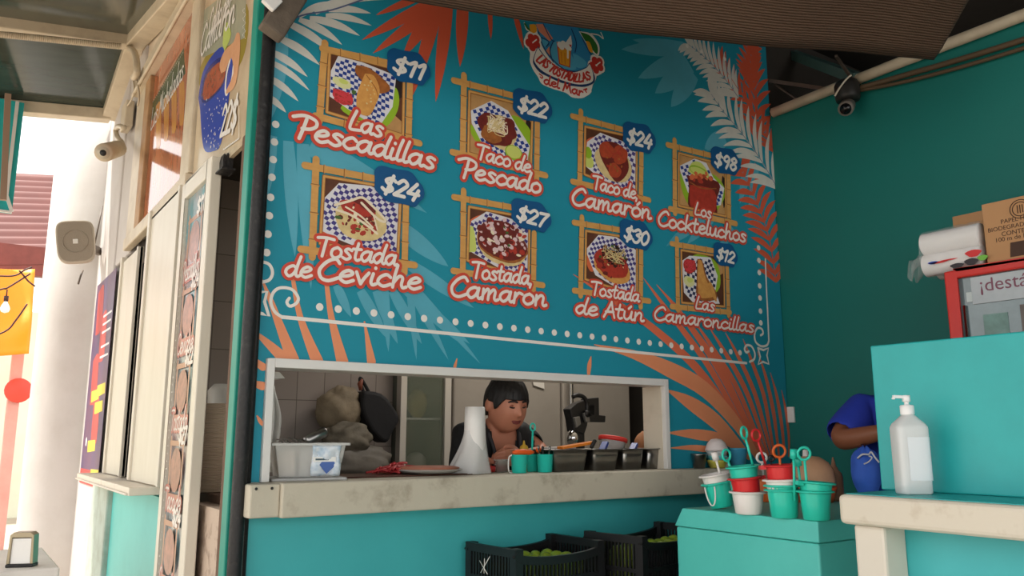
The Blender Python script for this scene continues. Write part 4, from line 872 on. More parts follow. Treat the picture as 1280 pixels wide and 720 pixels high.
# things hung on the tiled wall
t = thing('black_bag', 'black cloth bag hanging from a hook on the tiled kitchen wall', 'bag', (2.0, 4.24, 1.3))
P0 = onY(475, 520, 4.22)
def bagf(d): return 1+.10*noise.noise(d*1.7)
b = MB(); b.m = 0
out = [(455,488),(478,492),(494,510),(500,525),(492,540),(486,552),(478,552),(466,540),(455,520),(452,505)]
b.prism([onY(x, y, 4.10) for x, y in smooth_line(out+[out[0]], 3)[:-1]], (0, .12, 0)); b.build('bag_body', mat('bag_black', (20, 20, 24), .7, bump=.3, bscale=12), t, bevel=.03, seg=3)
b = MB(); b.tube([onY(x, y, 4.2) for x, y in smooth_line([(462,492),(452,474),(450,476),(455,492)], 5)], .010, 8); b.build('strap', mat('bag_black', (0, 0, 0)), t)
b = MB(); b.tube([onY(x, y, 4.2) for x, y in ((452,474),(450,480),(451,488))], [.012, .016, .01], 8); b.build('keyring', mat('keyring_rust', (128, 70, 52), .5), t)
o = MB(); c = onY(426, 512, 4.19); o.ball(c, (.13, .08, .125), 40, 30, lambda d: 1+.2*noise.noise(d*1.8)+.07*noise.noise(d*5)+.03*noise.noise(d*11)); tag(o.build('plastic_bag', mat('hazy_brown_bag', (146, 132, 110), .75, var=.6, scale=9, rgb2=(92, 80, 66), bump=.6, bscale=22)), 'murky brown full plastic bag hanging on tiled wall beside the black bag', 'bag')
o = MB(); c = onY(434, 548, 4.08); o.ball(c, (.13, .07, .085), 40, 30, lambda d: 1+.25*noise.noise(d*2.2+Vector((3, 1, 0)))+.06*noise.noise(d*6)); tag(o.build('plastic_bag', mat('hazy_grey_bag', (120, 112, 98), .75, var=.5, scale=10, bump=.6, bscale=22)), 'greyish sagging plastic bag below the murky brown bag', 'bag')
o = MB(); c = Vector((1.78, 4.12, 1.105)); o.ball(c, (.24, .11, .11), 40, 26, lambda d: 1+.18*noise.noise(d*2+Vector((7, 1, 0)))+.08*noise.noise(d*6)); tag(o.build('sack', mat('sack_grey', (112, 106, 98), .6, var=.3, scale=8, bump=.3, bscale=16)), 'grey sack on the back worktop under the black hanging bag', 'sack')
b = MB(); b.box((1.2, 3.98, .0), (2.10, 4.295, 1.0)); tag(b.build('worktop', mat('worktop_dark', (76, 68, 60), .5, var=.3, scale=6)), 'dark back worktop along the tiled kitchen wall', 'worktop')
# white plastic at the left window jamb
t = thing('bag_bundle', 'bundle of white carrier bags hanging inside the left window jamb', 'bags', (.95, 2.95, 1.2))
bagw = mat('carrier_white', (206, 204, 198), .35, bump=.35, bscale=18, stretch=(2, 2, .6)); b = MB()
q = lambda x, y: onY(x, y, 2.93)
b.grid(9, 24, lambda u, v: q(336+ (6+9*math.sin(v*3.0)**2*(1-v))*u*1.2, 482+v*108)+Vector((0, .02*math.sin(u*9+v*5), 0))); b.build('hanging_bags', bagw, t, solid=.006)
b = MB(); pts = [(337, 464), (350, 465), (357, 473), (338, 474)]; b.prism([q(*p) for p in pts], (0, .12, 0)); b.build('folded_tray', alu, t, bevel=.004)
# cutlery bin on its tray
t = thing('cutlery_bin', 'clear rectangular plastic bin of cutlery and packets at the left of the counter', 'bin', (1.04, 2.76, CT)); t.rotation_euler = (0, 0, -.18)
clear = mat('clear_plastic', (214, 214, 210), .12, alpha=.38, spec=.7)
b = MB()
def bin_shell(mb, w0, d0, w1, d1, h, z0=.008, th=.003):
    o = [(-w0, -d0), (w0, -d0), (w0, d0), (-w0, d0)]; tpp = [(-w1, -d1), (w1, -d1), (w1, d1), (-w1, d1)]
    vs = [(x, y, z0) for x, y in o]+[(x, y, z0+h) for x, y in tpp]+[(x*(1+.012/w1), y*(1+.012/d1), z0+h) for x, y in tpp]+[(x*(1+.012/w1), y*(1+.012/d1), z0+h-.008) for x, y in tpp]
    fs = [(0, 3, 2, 1)]
    for i in range(4):
        j = (i+1) % 4; fs += [(i, j, 4+j, 4+i), (4+i, 4+j, 8+j, 8+i), (8+i, 8+j, 12+j, 12+i)]
    mb.add(vs, fs)
bin_shell(b, .098, .07, .118, .082, .112, .012); b.build('bin_shell', clear, t, world=False, solid=.003, bevel=.004)
b = MB(); b.box((-.125, -.09, 0), (.125, .09, .010)); b.build('tray', mat('tray_grey', (176, 176, 174), .35, bump=.02), t, world=False, bevel=.004)
b = MB(); b.grid(12, 10, lambda u, v: (.005+.095*u, -.066-.006*math.sin(u*9)*math.sin(v*7)-.012*v, .018+.10*v)); b.build('packet', mat('packet_white_blue', (214, 222, 230), .2, var=.6, scale=22, rgb2=(120, 160, 190), thr=(.4, .55), bump=.4, bscale=30), t, world=False, solid=.02)
b = MB(); b.prism([(.03, -.083, .052), (.055, -.083, .022), (.085, -.083, .05), (.078, -.083, .066), (.04, -.083, .064)], (0, .003, 0)); b.build('packet_emblem', mat('emblem_blue', (40, 84, 160), .3), t, world=False)
b = MB(); b.box((.008, -.0845, .062), (.085, -.0822, .078)); b.build('packet_strip', mat('strip_white', (228, 228, 224), .4), t, world=False)
b = MB(); b.box((.016, -.0852, .067), (.06, -.0846, .073)); b.build('strip_print', mat('strip_ink', (50, 74, 84), .4), t, world=False)
b = MB(); b.box((-.088, -.055, .016), (-.045, .05, .10)); b.build('napkin_pack', mat('napkin_pack', (222, 206, 190), .5), t, world=False, bevel=.006)
b = MB(); b.box((-.03, -.055, .016), (.002, .05, .098)); b.build('napkin_pack', mat('pack_grey', (190, 188, 184), .4), t, world=False, bevel=.006)
rc = random.Random(5)
for k in range(9):
    x = -.095+k*.011; b = MB(); z = .125+.012*rc.random(); b.tube(smooth_line([(x, -.05, z-.02), (x+.004, .0, z), (x+.01*rc.uniform(-1, 1), .05, z+.004)], 4), .0022, 6)
    b.ball((x+.001, -.052, z-.014), (.008, .014, .004), 8, 6)
    tag(b.build('spoon', steel), 'steel teaspoon lying on top in the clear cutlery bin', 'spoon', 'teaspoons on the cutlery bin').location = t.location
b = MB(); R_ = Matrix.Translation((1.075, 2.78, 1.245)) @ Matrix.Rotation(.55, 4, 'Z') @ Matrix.Rotation(1.25, 4, 'Y'); b.M = R_
b.lathe([(.0155, -.05), (.019, .045), (.021, .05), (.018, .05), (.015, -.045)], 18, cap=(True, True)); tag(b.build('tumbler', steel), 'narrow steel tumbler lying on its side on top of the cutlery bin', 'tumbler')
# red meat heap, boards and plate
dk_top = mat('counter_brown_top', (96, 62, 50), .3, var=.4, scale=6)
b = MB(); b.box((1.16, 2.73, CT+.0005), (1.70, 2.96, CT+.006)); tag(b.build('cutting_mat', dk_top, bevel=.002), 'dark brown mat on the counter under the red heap and the plate', 'mat')
rr = random.Random(9); c = onZ(478, 588, CT+.01); b = MB()
for k in range(70):
    a, r_ = rr.random()*2*PI, rr.random()**.6*.085; h = .035*(1-(r_/.09)**2)*rr.random(); p = Vector((c.x-.045+r_*math.cos(a)*1.0, 2.86+r_*math.sin(a)*.5, CT+.009+h)); d = Vector((rr.uniform(-1, 1), rr.uniform(-1, 1), rr.uniform(-.15, .3)))*.03
    p0 = p-d; p1 = p+d; p0.z = max(p0.z, CT+.011); p1.z = max(p1.z, CT+.011); b.tube(smooth_line([p0, p+Vector((0, 0, .006)), p1], 3), .0045, 5)
tag(b.build('shredded_meat', mat('raw_red', (186, 56, 58), .4, var=.3, scale=60), fix=False), 'heap of red shredded food on the brown mat left of the plate', 'food', kind='stuff')
t = thing('covered_plate', 'flat pale plate covered by a terracotta lid beside the roll of bags', 'plate', (1.545, 2.80, CT+.0065))
b = MB(); b.lathe([(.06, 0), (.10, .004), (.125, .014), (.128, .017), (.1, .009), (.0, .007)], 32, cap=(True, False)); b.build('plate', mat('plate_grey', (186, 184, 178), .35), t, world=False)
b = MB(); b.lathe([(.115, .017), (.118, .022), (.10, .027), (.0, .029)], 32, cap=(True, False)); b.build('lid', mat('terracotta', (178, 112, 88), .6, var=.2, scale=20), t, world=False)
b = MB(); q = onZ(438, 586, CT+.006); b.grid(14, 8, lambda u, v: (q.x-.075+.15*u, 2.87+.1*v, CT+.008+.02*math.sin(u*PI)*(1-.5*v))); tag(b.build('tortilla', mat('tortilla_brown', (172, 116, 84), .7, var=.3, scale=20), solid=.006), 'folded brown tortilla behind the clear cutlery bin', 'tortilla')
# roll of bags
t = thing('bag_roll', 'tall white roll of plastic bags standing at the middle of the window counter', 'bag roll', (1.745, 2.79, CT)); rp = mat('roll_white', (226, 224, 220), .3, bump=.25, bscale=22, stretch=(1, 1, .4))
b = MB(); b.lathe([(.042, .0), (.044, .1), (.042, .2), (.040, .262), (.012, .262), (.012, .2)], 28, wob=lambda a, z: 1+.015*math.sin(5*a+z*30)); b.build('roll', rp, t, world=False)
b = MB()
def skirt(u, v):
    a = u*2*PI; r_ = .046+.05*v**1.5*(1+.5*math.cos(a-PI*.95))*(1+.12*math.sin(a*7+v*3)); return (r_*math.cos(a), r_*.75*math.sin(a), .165*(1-v)+.004)
b.grid(48, 14, skirt); b.build('loose_film', mat('film_white', (226, 226, 224), .2, alpha=.6, bump=.4, bscale=26), t, world=False)
# steel pans in a row
def pan_thing(x0, x1, y0, y1, h, label, contents):
    cx, cy = (x0+x1)/2, (y0+y1)/2; t = thing('steel_pan', label, 'pan', (cx, cy, CT), 0, 'steel food pans along the counter')
    w_, d_ = (x1-x0)/2, (y1-y0)/2; b = MB(); n = 8
    def ring(sx, sy, z, r=.018):
        pts = []
        for qx, qy, a0 in ((1, 1, 0), (-1, 1, PI/2), (-1, -1, PI), (1, -1, 1.5*PI)):
            for k in range(5): a = a0+k*PI/8; pts.append((qx*(sx-r)+r*math.cos(a), qy*(sy-r)+r*math.sin(a), z))
        return pts
    R_ = [ring(w_*.82, d_*.82, 0), ring(w_*.86, d_*.86, .006), ring(w_*.95, d_*.95, h*.72), ring(w_*1.0-.004, d_-.004, h*.74), ring(w_-.002, d_-.002, h), ring(w_+.010, d_+.010, h+.003), ring(w_+.010, d_+.010, h), ]
    vs = [p for r_ in R_ for p in r_]; m_ = 20; fs = [tuple(range(m_-1, -1, -1))]
    for i in range(len(R_)-1): fs += [(i*m_+k, i*m_+(k+1) % m_, (i+1)*m_+(k+1) % m_, (i+1)*m_+k) for k in range(m_)]
    b.add(vs, fs, True); b.build('pan_body', steel, t, world=False, solid=.0015)
    b = MB(); b.add([(x*.96, y*.96, h*.8) for x, y, _ in ring(w_, d_, 0)], [tuple(range(m_))]); b.build('filling', contents, t, world=False); return t
f1 = mat('filling_red', (120, 56, 40), .6, var=.5, scale=40, bump=.6, bscale=60); f2 = mat('filling_green', (74, 84, 50), .6, var=.5, scale=40, bump=.6, bscale=60)
px = lambda x: onY(x, 570, 2.74).x
xs = [px(686), px(737), px(775), px(806), px(835)]
pan_thing(xs[0]+.012, xs[1]-.012, 2.725, 2.90, .088, 'widest steel food pan, next to the teal mugs on the window counter', f1)
pan_thing(xs[1]+.012, xs[2]-.012, 2.725, 2.90, .088, 'second steel food pan from the left, with blue tongs and a red-lidded tub behind', f2)
pan_thing(xs[2]+.012, xs[3]-.012, 2.725, 2.90, .088, 'third steel food pan from the left on the window counter', f1)
pan_thing(xs[3]+.012, xs[4]-.030, 2.725, 2.90, .088, 'rightmost steel food pan against the right window jamb', f2)
def blade(name, label, cat, p, q, w_, m_, th=.006):
    b = MB(); b.bar(p, q, w_, th); return tag(b.build(name, m_, bevel=.002), label, cat)
a = onY(700, 560, 2.86); c = onY(741, 553, 2.84); blade('spatula', 'orange plastic spatula resting across the widest steel pan', 'spatula', a, c, .05, mat('spatula_orange', (226, 128, 30), .4), .012)
for (x0, y0, x1, y1, lab) in ((752, 562, 757, 553, 'blue-handled tongs sticking out of the second steel pan'), (789, 562, 794, 555, 'blue-handled tongs sticking out of the third steel pan')):
    p, q = onY(x0, y0+3, 2.78), onY(x1, y1, 2.80); blade('tongs', lab, 'tongs', p, q, .030, mat('handle_blue', (36, 64, 140), .4), .016)
p, q = onY(739, 560, 2.80), onY(744, 550, 2.80); blade('knife', 'black-handled knife standing between the first two steel pans', 'knife', p, q, .016, black_rubber, .012)
t = thing('white_tub', 'white plastic lidded container behind the widest steel pan', 'container', tuple(onY(697, 562, 2.97)))
q = onY(697, 571, 2.96); b = MB(); b.box((q.x-.075, 2.912, CT+.001), (q.x+.075, 2.962, CT+.085)); b.build('tub', mat('tub_white', (222, 212, 206), .4), t, bevel=.015, seg=3); b = MB(); b.box((q.x-.082, 2.908, CT+.086), (q.x+.070, 2.964, CT+.10)); b.build('lid', mat('tub_lid', (206, 204, 200), .35), t, bevel=.012, seg=3)
t = thing('lidded_tub', 'clear round tub with a tilted red lid behind the second steel pan', 'tub', (2.62, 3.02, CT)); q = onY(763, 556, 2.93); b = MB(); b.M = Matrix.Translation((q.x, 2.93, q.z-.065)) @ Matrix.Rotation(.18, 4, 'Y')
b.lathe([(.052, 0), (.062, .08), (.064, .085)], 24); b.build('tub_body', clear, t, solid=.002)
b = MB(); b.M = Matrix.Translation((q.x, 2.93, q.z-.065)) @ Matrix.Rotation(.18, 4, 'Y'); b.lathe([(.068, .082), (.070, .098), (.064, .103), (.0, .103)], 24, cap=(True, False)); b.build('lid', mat('lid_red', (206, 52, 44), .4), t)
b = MB(); b.M = Matrix.Translation((q.x, 2.93, CT+.001)); b.lathe([(.05, 0), (.05, max(.01, q.z-.07-CT-.004))], 20, cap=(True, True)); b.build('lower_tub', mat('tub_white', (0, 0, 0)), t)
b = MB(); q = onY(806, 548, 2.96); b.ball((q.x, 2.96, CT+.085), (.062, .05, .084), 18, 12, lambda d: 1+.10*noise.noise(d*2.4)); tag(b.build('bread_loaf', mat('bread_brown', (176, 118, 76), .7, var=.4, scale=12, bump=.3, bscale=24)), 'rounded brown loaf behind the rightmost steel pan', 'bread')
# black blender hung in front of the refrigerator
t = thing('blender', 'black juicer machine with curved hose before the grey refrigerator', 'appliance', tuple(onY(725, 570, 3.3))); bk = mat('appliance_black', (30, 30, 32), .35); gm = mat('appliance_grey', (128, 126, 122), .4, .3)
YB = 3.35; B2 = lambda x, y: onY(690+x/6.54, 460+y/6.54, YB)
def plate2(pts, m_, nm, th=.06, dy=0): b = MB(); b.prism([B2(*p)+Vector((0, dy, 0)) for p in pts], (0, th, 0)); return b.build(nm, m_, t, bevel=.004)
plate2([(145,335),(215,285),(300,255),(305,300),(290,470),(265,545),(225,530),(180,520),(165,420)], bk, 'motor_body')
plate2([(290,250),(385,240),(388,385),(440,390),(438,443),(285,440),(285,400),(345,385),(345,305),(300,310)], bk, 'drive_arm')
plate2([(160,405),(205,395),(215,460),(180,490)], gm, 'side_plate', .02, -.025); plate2([(238,370),(275,355),(290,440),(255,445)], gm, 'side_plate', .02, -.025)
b = MB(); b.tube([B2(*p) for p in smooth_line([(170,235),(210,222),(260,240),(285,290),(288,350)], 5)], .012, 8); b.build('hose', bk, t)
b = MB(); b.tube([B2(265,375)+Vector((0, -.03, 0)), B2(265,375)+Vector((0, .01, 0))], .018, 14); b.build('knob', bk, t)
q = B2(170, 575); b = MB(); b.ball(q, (.035, .035, .045), 14, 10); b.tube([q+Vector((0, 0, -.03)), Vector((q.x, q.y, CT+.001))], [.02, .03], 14); b.build('steel_cup', chrome, t)
b = MB(); b.box((2.3, 3.12, 0), (2.9, 3.62, CT)); tag(b.build('prep_table', mat('prep_steel', (120, 116, 110), .35, .7), bevel=.004), 'steel prep table behind the counter under the black juicer', 'table')
b = MB(); q = B2(240, 540); b.bar(q+Vector((0, .03, .02)), Vector((q.x, q.y+.03, CT+.001)), .05, .05, (0, 1, 0)); b.build('stand', bk, t)

# teal mugs with utensils on the window counter
mug_teal = mat('mug_teal', (40, 196, 178), .35)
def mug(p, label, r=.034, h=.072):
    t = thing('teal_mug', label, 'mug', p, 0, 'teal mugs on the window counter'); b = MB(); b.lathe([(r*.84, 0), (r*.88, .003), (r, h), (r*1.05, h+.001), (r*.96, h), (r*.82, .008)], 28, cap=(True, False)); b.lathe([(r*.8, .006), (0.001, .006)], 28); b.build('cup', mug_teal, t, world=False); return t
m1 = onZ(649, 590, CT); m1 = Vector((1.955, 2.775, CT)); 
def atx(x, Y): return onY(x, 575, Y).x
mug((atx(649, 2.75), 2.75, CT), 'teal mug holding orange things, leftmost of three on the window counter')
mug((atx(664, 2.83), 2.83, CT), 'teal mug at the back between two others on the window counter')
t = mug((atx(681, 2.75), 2.75, CT), 'teal mug full of dark cutlery nearest the widest steel pan')
rs = random.Random(4); bx = atx(681, 2.75)
for k in range(5):
    b = MB(); a = k*1.25; p = Vector((bx+.012*math.cos(a), 2.75+.012*math.sin(a), CT+.02)); q = p+Vector((.014*math.cos(a), .014*math.sin(a), .075+.012*rs.random())); b.tube([p, q], .003, 6); b.ball(q, (.007, .004, .011), 8, 6)
    tag(b.build('teaspoon', black_rubber if k % 2 else steel), ('dark' if k % 2 else 'steel')+' spoon handle sticking out of the right teal mug', 'spoon', ('dark' if k % 2 else 'steel')+' spoons in the teal mug')
b = MB(); p = Vector((atx(664, 2.83), 2.83, CT+.01)); q = onY(666, 538, 2.83); b.bar(p, q, .007, .004, (0, 1, 0)); c = onY(666, 534, 2.83)
b.tube([c+Vector((.0125*math.cos(a), 0, .0155*math.sin(a))) for a in [2*PI*k/20 for k in range(20)]], .0038, 6, closed=True); tag(b.build('stirrer', mug_teal), 'teal ring-handled stirrer standing in the back teal mug on the counter', 'stirrer')
c = onY(653, 566, 2.76); b = MB(); b.M = Matrix.Translation((c.x, 2.76, CT+.082)) @ Matrix.Rotation(-.06, 4, 'Y'); b.lathe([(.006, -.046), (.011, -.03), (.013, 0), (.012, .03), (.004, .05)], 12, cap=(True, True)); b.v = b.v
b2 = MB(); b2.M = Matrix.Translation((c.x, 2.755, CT+.082)) @ Matrix.Rotation(PI/2, 4, 'Y'); b2.lathe([(.004, -.052), (.011, -.035), (.013, 0), (.010, .04), (.004, .055)], 12, cap=(True, True)); tag(b2.build('carrot', mat('carrot_orange', (240, 96, 30), .5)), 'orange carrot lying across the left teal mug', 'carrot')
c = onY(687, 0, 2.76); t2 = thing('mustard_bottle', 'mustard coloured pointed squeeze bottle behind the left teal mug', 'bottle', (atx(655, 2.84), 2.84, CT)); b = MB(); b.lathe([(.020, .0), (.022, .06), (.019, .095), (.016, .105), (.006, .112), (.003, .128)], 16, cap=(True, True)); b.build('bottle', mat('mustard', (186, 148, 46), .45), t2, world=False)
b = MB(); c = Vector((atx(673, 2.79), 2.79, CT+.09)); b.ball(c, (.013, .010, .012), 10, 8); tag(b.build('orange_pepper', mat('carrot_orange', (0, 0, 0))), 'small round orange pepper between the teal mugs on the counter', 'pepper')
b = MB(); c = Vector((atx(637, 2.73), 2.73, CT)); b.tube(smooth_line([c+Vector((.012, 0, .003)), c+Vector((-.002, 0, .006)), c+Vector((-.006, 0, .035)), c+Vector((-.002, 0, .065)), c+Vector((.010, 0, .070))], 4), .003, 6); tag(b.build('wire_clip', alu), 'thin white bent wire clip at the left of the teal mugs', 'clip')
t = thing('clear_tub', 'small clear tub with dark red contents by the left teal mug', 'tub', (atx(627, 2.86), 2.86, CT)); b = MB(); b.lathe([(.028, 0), (.034, .05), (.036, .05)], 20); b.build('tub', clear, t, world=False, solid=.002); b = MB(); b.lathe([(.028, .003), (.031, .03), (0, .03)], 20, cap=(True, False)); b.build('sauce', mat('sauce_red', (130, 50, 40), .4), t, world=False)
b = MB(); b.lathe([(.05, 0), (.06, .012), (.06, .022), (.0, .026)], 24, (atx(609, 2.92), 2.92, CT), cap=(True, False)); tag(b.build('red_lid', mat('lid_red2', (190, 48, 46), .45)), 'flat red lid on the counter before the cook', 'lid')
# right end of the counter
t = thing('steel_tumbler', 'small steel tumbler on the counter beside the stacked bowls', 'tumbler', (2.885, 2.66, CT)); b = MB(); b.lathe([(.026, 0), (.036, .06), (.038, .066), (.035, .066), (.025, .004)], 24, cap=(True, False)); b.build('cup', steel, t, world=False)
for k, (nm, rgb, lab) in enumerate((('yellow', (206, 200, 90), 'yellow-green plastic bowl at the bottom of the bowl stack'), ('aqua', (110, 200, 206), 'aqua plastic bowl, second from the bottom of the bowl stack'), ('pale', (206, 214, 214), 'pale plastic bowl, third in the bowl stack'))):
    b = MB(); z = CT+.001+.020*k; b.lathe([(.034, 0), (.046, .03), (.050, .036), (.048, .036), (.036, .006)], 24, (2.985, 2.64, z), cap=(True, False)); tag(b.build('plastic_bowl', mat('bowl_'+nm, rgb, .4)), lab, 'bowl', 'stacked plastic bowls')
b = MB(); b.M = Matrix.Translation((2.985, 2.64, CT+.079)); b.lathe([(.052, 0), (.050, .012), (.040, .036), (.024, .052), (.0, .056)], 24, wob=lambda a, z: 1+(.04*math.sin(9*a) if z < .01 else 0)); tag(b.build('plastic_bowl', mat('bowl_white', (232, 222, 220), .4), solid=.002), 'upturned white bowl with wavy rim on top of the bowl stack', 'bowl')
b = MB(); b.lathe([(.034, 0), (.046, .085), (.048, .09), (.044, .09), (.033, .005)], 36, (3.13, 2.64, CT), wob=lambda a, z: 1+.012*math.cos(18*a), cap=(True, False)); tag(b.build('blue_tumbler', mat('tumbler_blue', (70, 160, 196), .35)), 'ribbed light blue tumbler at the right end of the counter', 'tumbler')
b = MB(); b.box((3.045, 2.63, CT), (3.062, 2.65, CT+.05)); tag(b.build('salt_shaker', alu, bevel=.004), 'thin pale shaker between the bowl stack and the blue tumbler', 'shaker')
# unseen fill light added under the kitchen ceiling to brighten the room
kl = bpy.data.lights.new('kitchen_fill', 'AREA'); kl.shape = 'RECTANGLE'; kl.size = 1.2; kl.size_y = .15; kl.energy = 9; kl.color = (1, .93, .84)
ko = bpy.data.objects.new('kitchen_fill', kl); C.objects.link(ko); ko.location = (2.9, 3.5, 2.55)

# ------------------------------------------------------------------ right-hand counter, panel, sanitiser
edge_worn = mat('cream_worn_edge', (216, 207, 190), .55, var=.5, scale=11, rgb2=(160, 136, 104), thr=(.2, .42), bump=.15)
leg_m = mat('cream_leg', (220, 212, 198), .55, var=.3, scale=6, rgb2=(180, 160, 130), thr=(.25, .5))
t = thing('bar_counter', 'cream topped bar counter at the right with turquoise front', 'counter', (2.1, .6, 0))
b = MB(); b.box((1.955, -.7, 1.022), (2.32, 1.325, 1.098)); b.build('worktop', edge_worn, t, bevel=.014, seg=3)
b = MB(); b.box((1.974, -.69, 1.098), (2.31, 1.31, 1.1)); b.build('painted_top', teal_paint, t)
ly1 = onX(1069, 690, 1.985).y; ly0 = onX(1107, 690, 1.985).y
b = MB(); b.box((1.985, ly0, 0), (2.085, ly1, 1.021)); b.build('leg', leg_m, t, bevel=.008)
b = MB(); b.box((2.085, -.65, 0), (2.12, ly1-.01, 1.021)); b.build('front_panel', aqua_paint, t)
b = MB(); b.box((2.178, -.65, 1.1005), (2.203, 1.335, 1.504)); tag(b.build('splash_panel', teal_paint, bevel=.004), 'upright turquoise board standing on the bar counter behind the sanitiser bottle', 'board')
b = MB(); b.tube([(2.172, .99, 1.122), (2.179, .99, 1.122)], .006, 10); 
t = thing('sanitiser_bottle', 'large translucent white pump bottle standing on the right counter', 'bottle', (2.085, 1.187, 1.1005)); t.rotation_euler = (0, 0, -.6)
bot = mat('bottle_white', (232, 234, 234), .3, trans=.25, spec=.5); b = MB()
def sq(r, z, k=.42, ry=.74):
    r *= .94 if z < .195 else 1
    return [(math.copysign(abs(math.cos(a))**k, math.cos(a))*r, math.copysign(abs(math.sin(a))**k, math.sin(a))*r*ry, z) for a in [2*PI*i/32+.01 for i in range(32)]]
rings = [sq(.040, 0), sq(.043, .004), sq(.0435, .03), sq(.045, .165), sq(.0445, .171, .42), sq(.040, .180, .5), sq(.030, .190, .7, .75), sq(.020, .199, .9, .9), sq(.0155, .202, 1, 1), sq(.0155, .206, 1, 1)]
vs = [p for r_ in rings for p in r_]; b.add(vs, [tuple(range(31, -1, -1))]+[(i*32+k, i*32+(k+1) % 32, (i+1)*32+(k+1) % 32, (i+1)*32+k) for i in range(len(rings)-1) for k in range(32)]+[tuple(9*32+k for k in range(32))], True)
b.build('bottle_body', bot, t, world=False)
b = MB(); b.lathe([(.017, .203), (.0175, .205), (.0175, .226), (.015, .228), (.006, .229), (.006, .236), (.010, .237), (.010, .2535), (.0, .2545)], 24, wob=lambda a, z: 1+(.02*math.cos(20*a) if z < .226 else 0), cap=(True, False)); b.build('pump_collar', mat('pump_white', (236, 236, 236), .3), t, world=False)
b = MB(); b.bar((.006, 0, .2485), (-.036, -.004, .2500), .010, .008); b.bar((-.034, -.004, .249), (-.037, -.004, .243), .008, .006, (1, 0, 0)); b.build('nozzle', mat('pump_white', (0, 0, 0)), t, world=False, bevel=.001)
lb = mat('label_white', (226, 230, 234), .4); b = MB()
b.add([p for z in (.035, .145) for p in [(x*1.012, y*1.012, z) for x, y, _ in sq(.0452, .1)[-9:]+sq(.0452, .1)[:5]]], [(k, k+1, 14+k+1, 14+k) for k in range(13)], True); b.build('label', lb, t, world=False)
b = MB(); ss = sq(.0455, .1)
b.add([(x*1.014, y*1.014, z) for z in (.112, .135) for x, y, _ in ss[-3:]+ss[:5]], [(k, k+1, 9+k, 8+k) for k in range(7)], True); b.build('label_band', mat('label_navy', (24, 74, 120), .4), t, world=False)
b = MB(); b.add([(x*1.014, y*1.014, z) for z in (.04, .111) for x, y, _ in ss[-2:]+ss[:5]], [(k, k+1, 8+k, 7+k) for k in range(6)], True); b.build('label_stripe', mat('label_sky', (120, 180, 214), .4), t, world=False)

# ------------------------------------------------------------------ turquoise chest with its pile of pails
t = thing('wooden_chest', 'turquoise wooden chest with slanted lid end in front of the serving wall', 'chest', (2.55, 1.82, 0))
chest_m = mat('chest_aqua', (84, 196, 186), .4, var=.3, scale=6, rgb2=(64, 170, 164), thr=(.3, .6), bump=.06, bscale=30)
cx0, cx1, cy0, cy1 = 2.155, 2.92, 1.532, 2.105
b = MB(); b.box((cx0, cy0, 0), (cx1, cy1, .935)); b.build('body', chest_m, t, bevel=.006)
b = MB(); vs = [(cx0-.004, cy0-.004, .937), (cx1, cy0-.004, .937), (cx1, cy1+.006, .937), (cx0-.004, cy1+.006, .937), (cx0-.004, cy0-.004, 1.0), (cx1, cy0-.004, 1.0), (cx1, cy1-.035, 1.0), (cx0-.004, cy1-.035, 1.0)]
b.add(vs, [(0,3,2,1),(4,5,6,7),(0,1,5,4),(1,2,6,5),(2,3,7,6),(3,0,4,7)]); b.build('lid', chest_m, t, bevel=.004)
PT = 1.0005
pm = {'teal': mat('pail_teal', (44, 200, 176), .3, spec=.5), 'red': mat('pail_red', (208, 40, 44), .3, spec=.5), 'white': mat('pail_white', (232, 226, 222), .35), 'orange': mat('pail_orange', (206, 96, 40), .4), 'black': black_rubber}
DP = 2.80; MPX = DP/FPX*1.02
def pail(col, loc, tilt, label, h=.083, ear=None, hand=False, k=1.0):
    t = thing('toy_pail', label, 'pail', loc, 0, 'toy pails on the chest'); t.rotation_euler = tilt
    rb, rt = .0375*k, .0455*k; b = MB()
    b.lathe([(rb*.9, 0), (rb, .003), (rb+(rt-rb)*.55, h*.55), (rt, h)], 40, wob=lambda a, z: 1+(.014*math.cos(16*a) if .002 < z < h*.7 else 0))
    b.lathe([(rt-.003, h), (rb-.002, .006), (.001, .005)], 40, cap=(False, False)); b.build('pail_body', pm[col], t, world=False)
    b = MB(); b.lathe([(rt-.003, h), (rt+.002, h+.004), (rt+.010, h+.002), (rt+.011, h-.002), (rt+.001, h-.004)], 40, cap=(False, False))
    if ear is not None:
        b.cbox((math.cos(ear)*(rt+.012), math.sin(ear)*(rt+.012), h-.004), (.018, .018, .012), Matrix.Rotation(ear, 3, 'Z'))
    b.build('rim', pm[col], t, world=False)
    if hand:
        b = MB(); b.tube([(-.050-.006*math.sin(a), -.022*math.cos(a)-.01, h-.006-.062*math.sin(a)) for a in [PI*k/14 for k in range(15)]], .0028, 6); b.build('bail_handle', pm['white'], t, world=False)
    return t
def up_axis(loc, tilt, d): 
    from mathutils import Euler
    return Vector(loc)+Euler(tilt).to_matrix() @ Vector((0, 0, d))
def base(x, y): p = onZ(x, y, PT); return p
def lean(px_left): return (0, 0, 0)
rl = lambda deg: Matrix.Rotation(math.radians(-deg), 3, Vector((_fw.x, _fw.y, 0)).normalized()).to_euler()   # lean to the left as seen across the chest
A0 = base(903, 636); tA = rl(11); A0.z += .0065
pail('teal', A0, tA, 'teal pail leaning left with a white pail inside, leftmost of the pile', hand=True, ear=0)
pail('white', up_axis(A0, tA, .028), tA, 'white pail set inside the leftmost teal pail')
K0 = base(920, 625); pail('teal', K0, rl(0), 'teal pail half hidden between the leftmost pail and the white one')
B0 = base(936, 642.5); pail('white', B0, rl(0), 'white pail on the chest under the red pail, left of centre', h=.068, k=1.09)
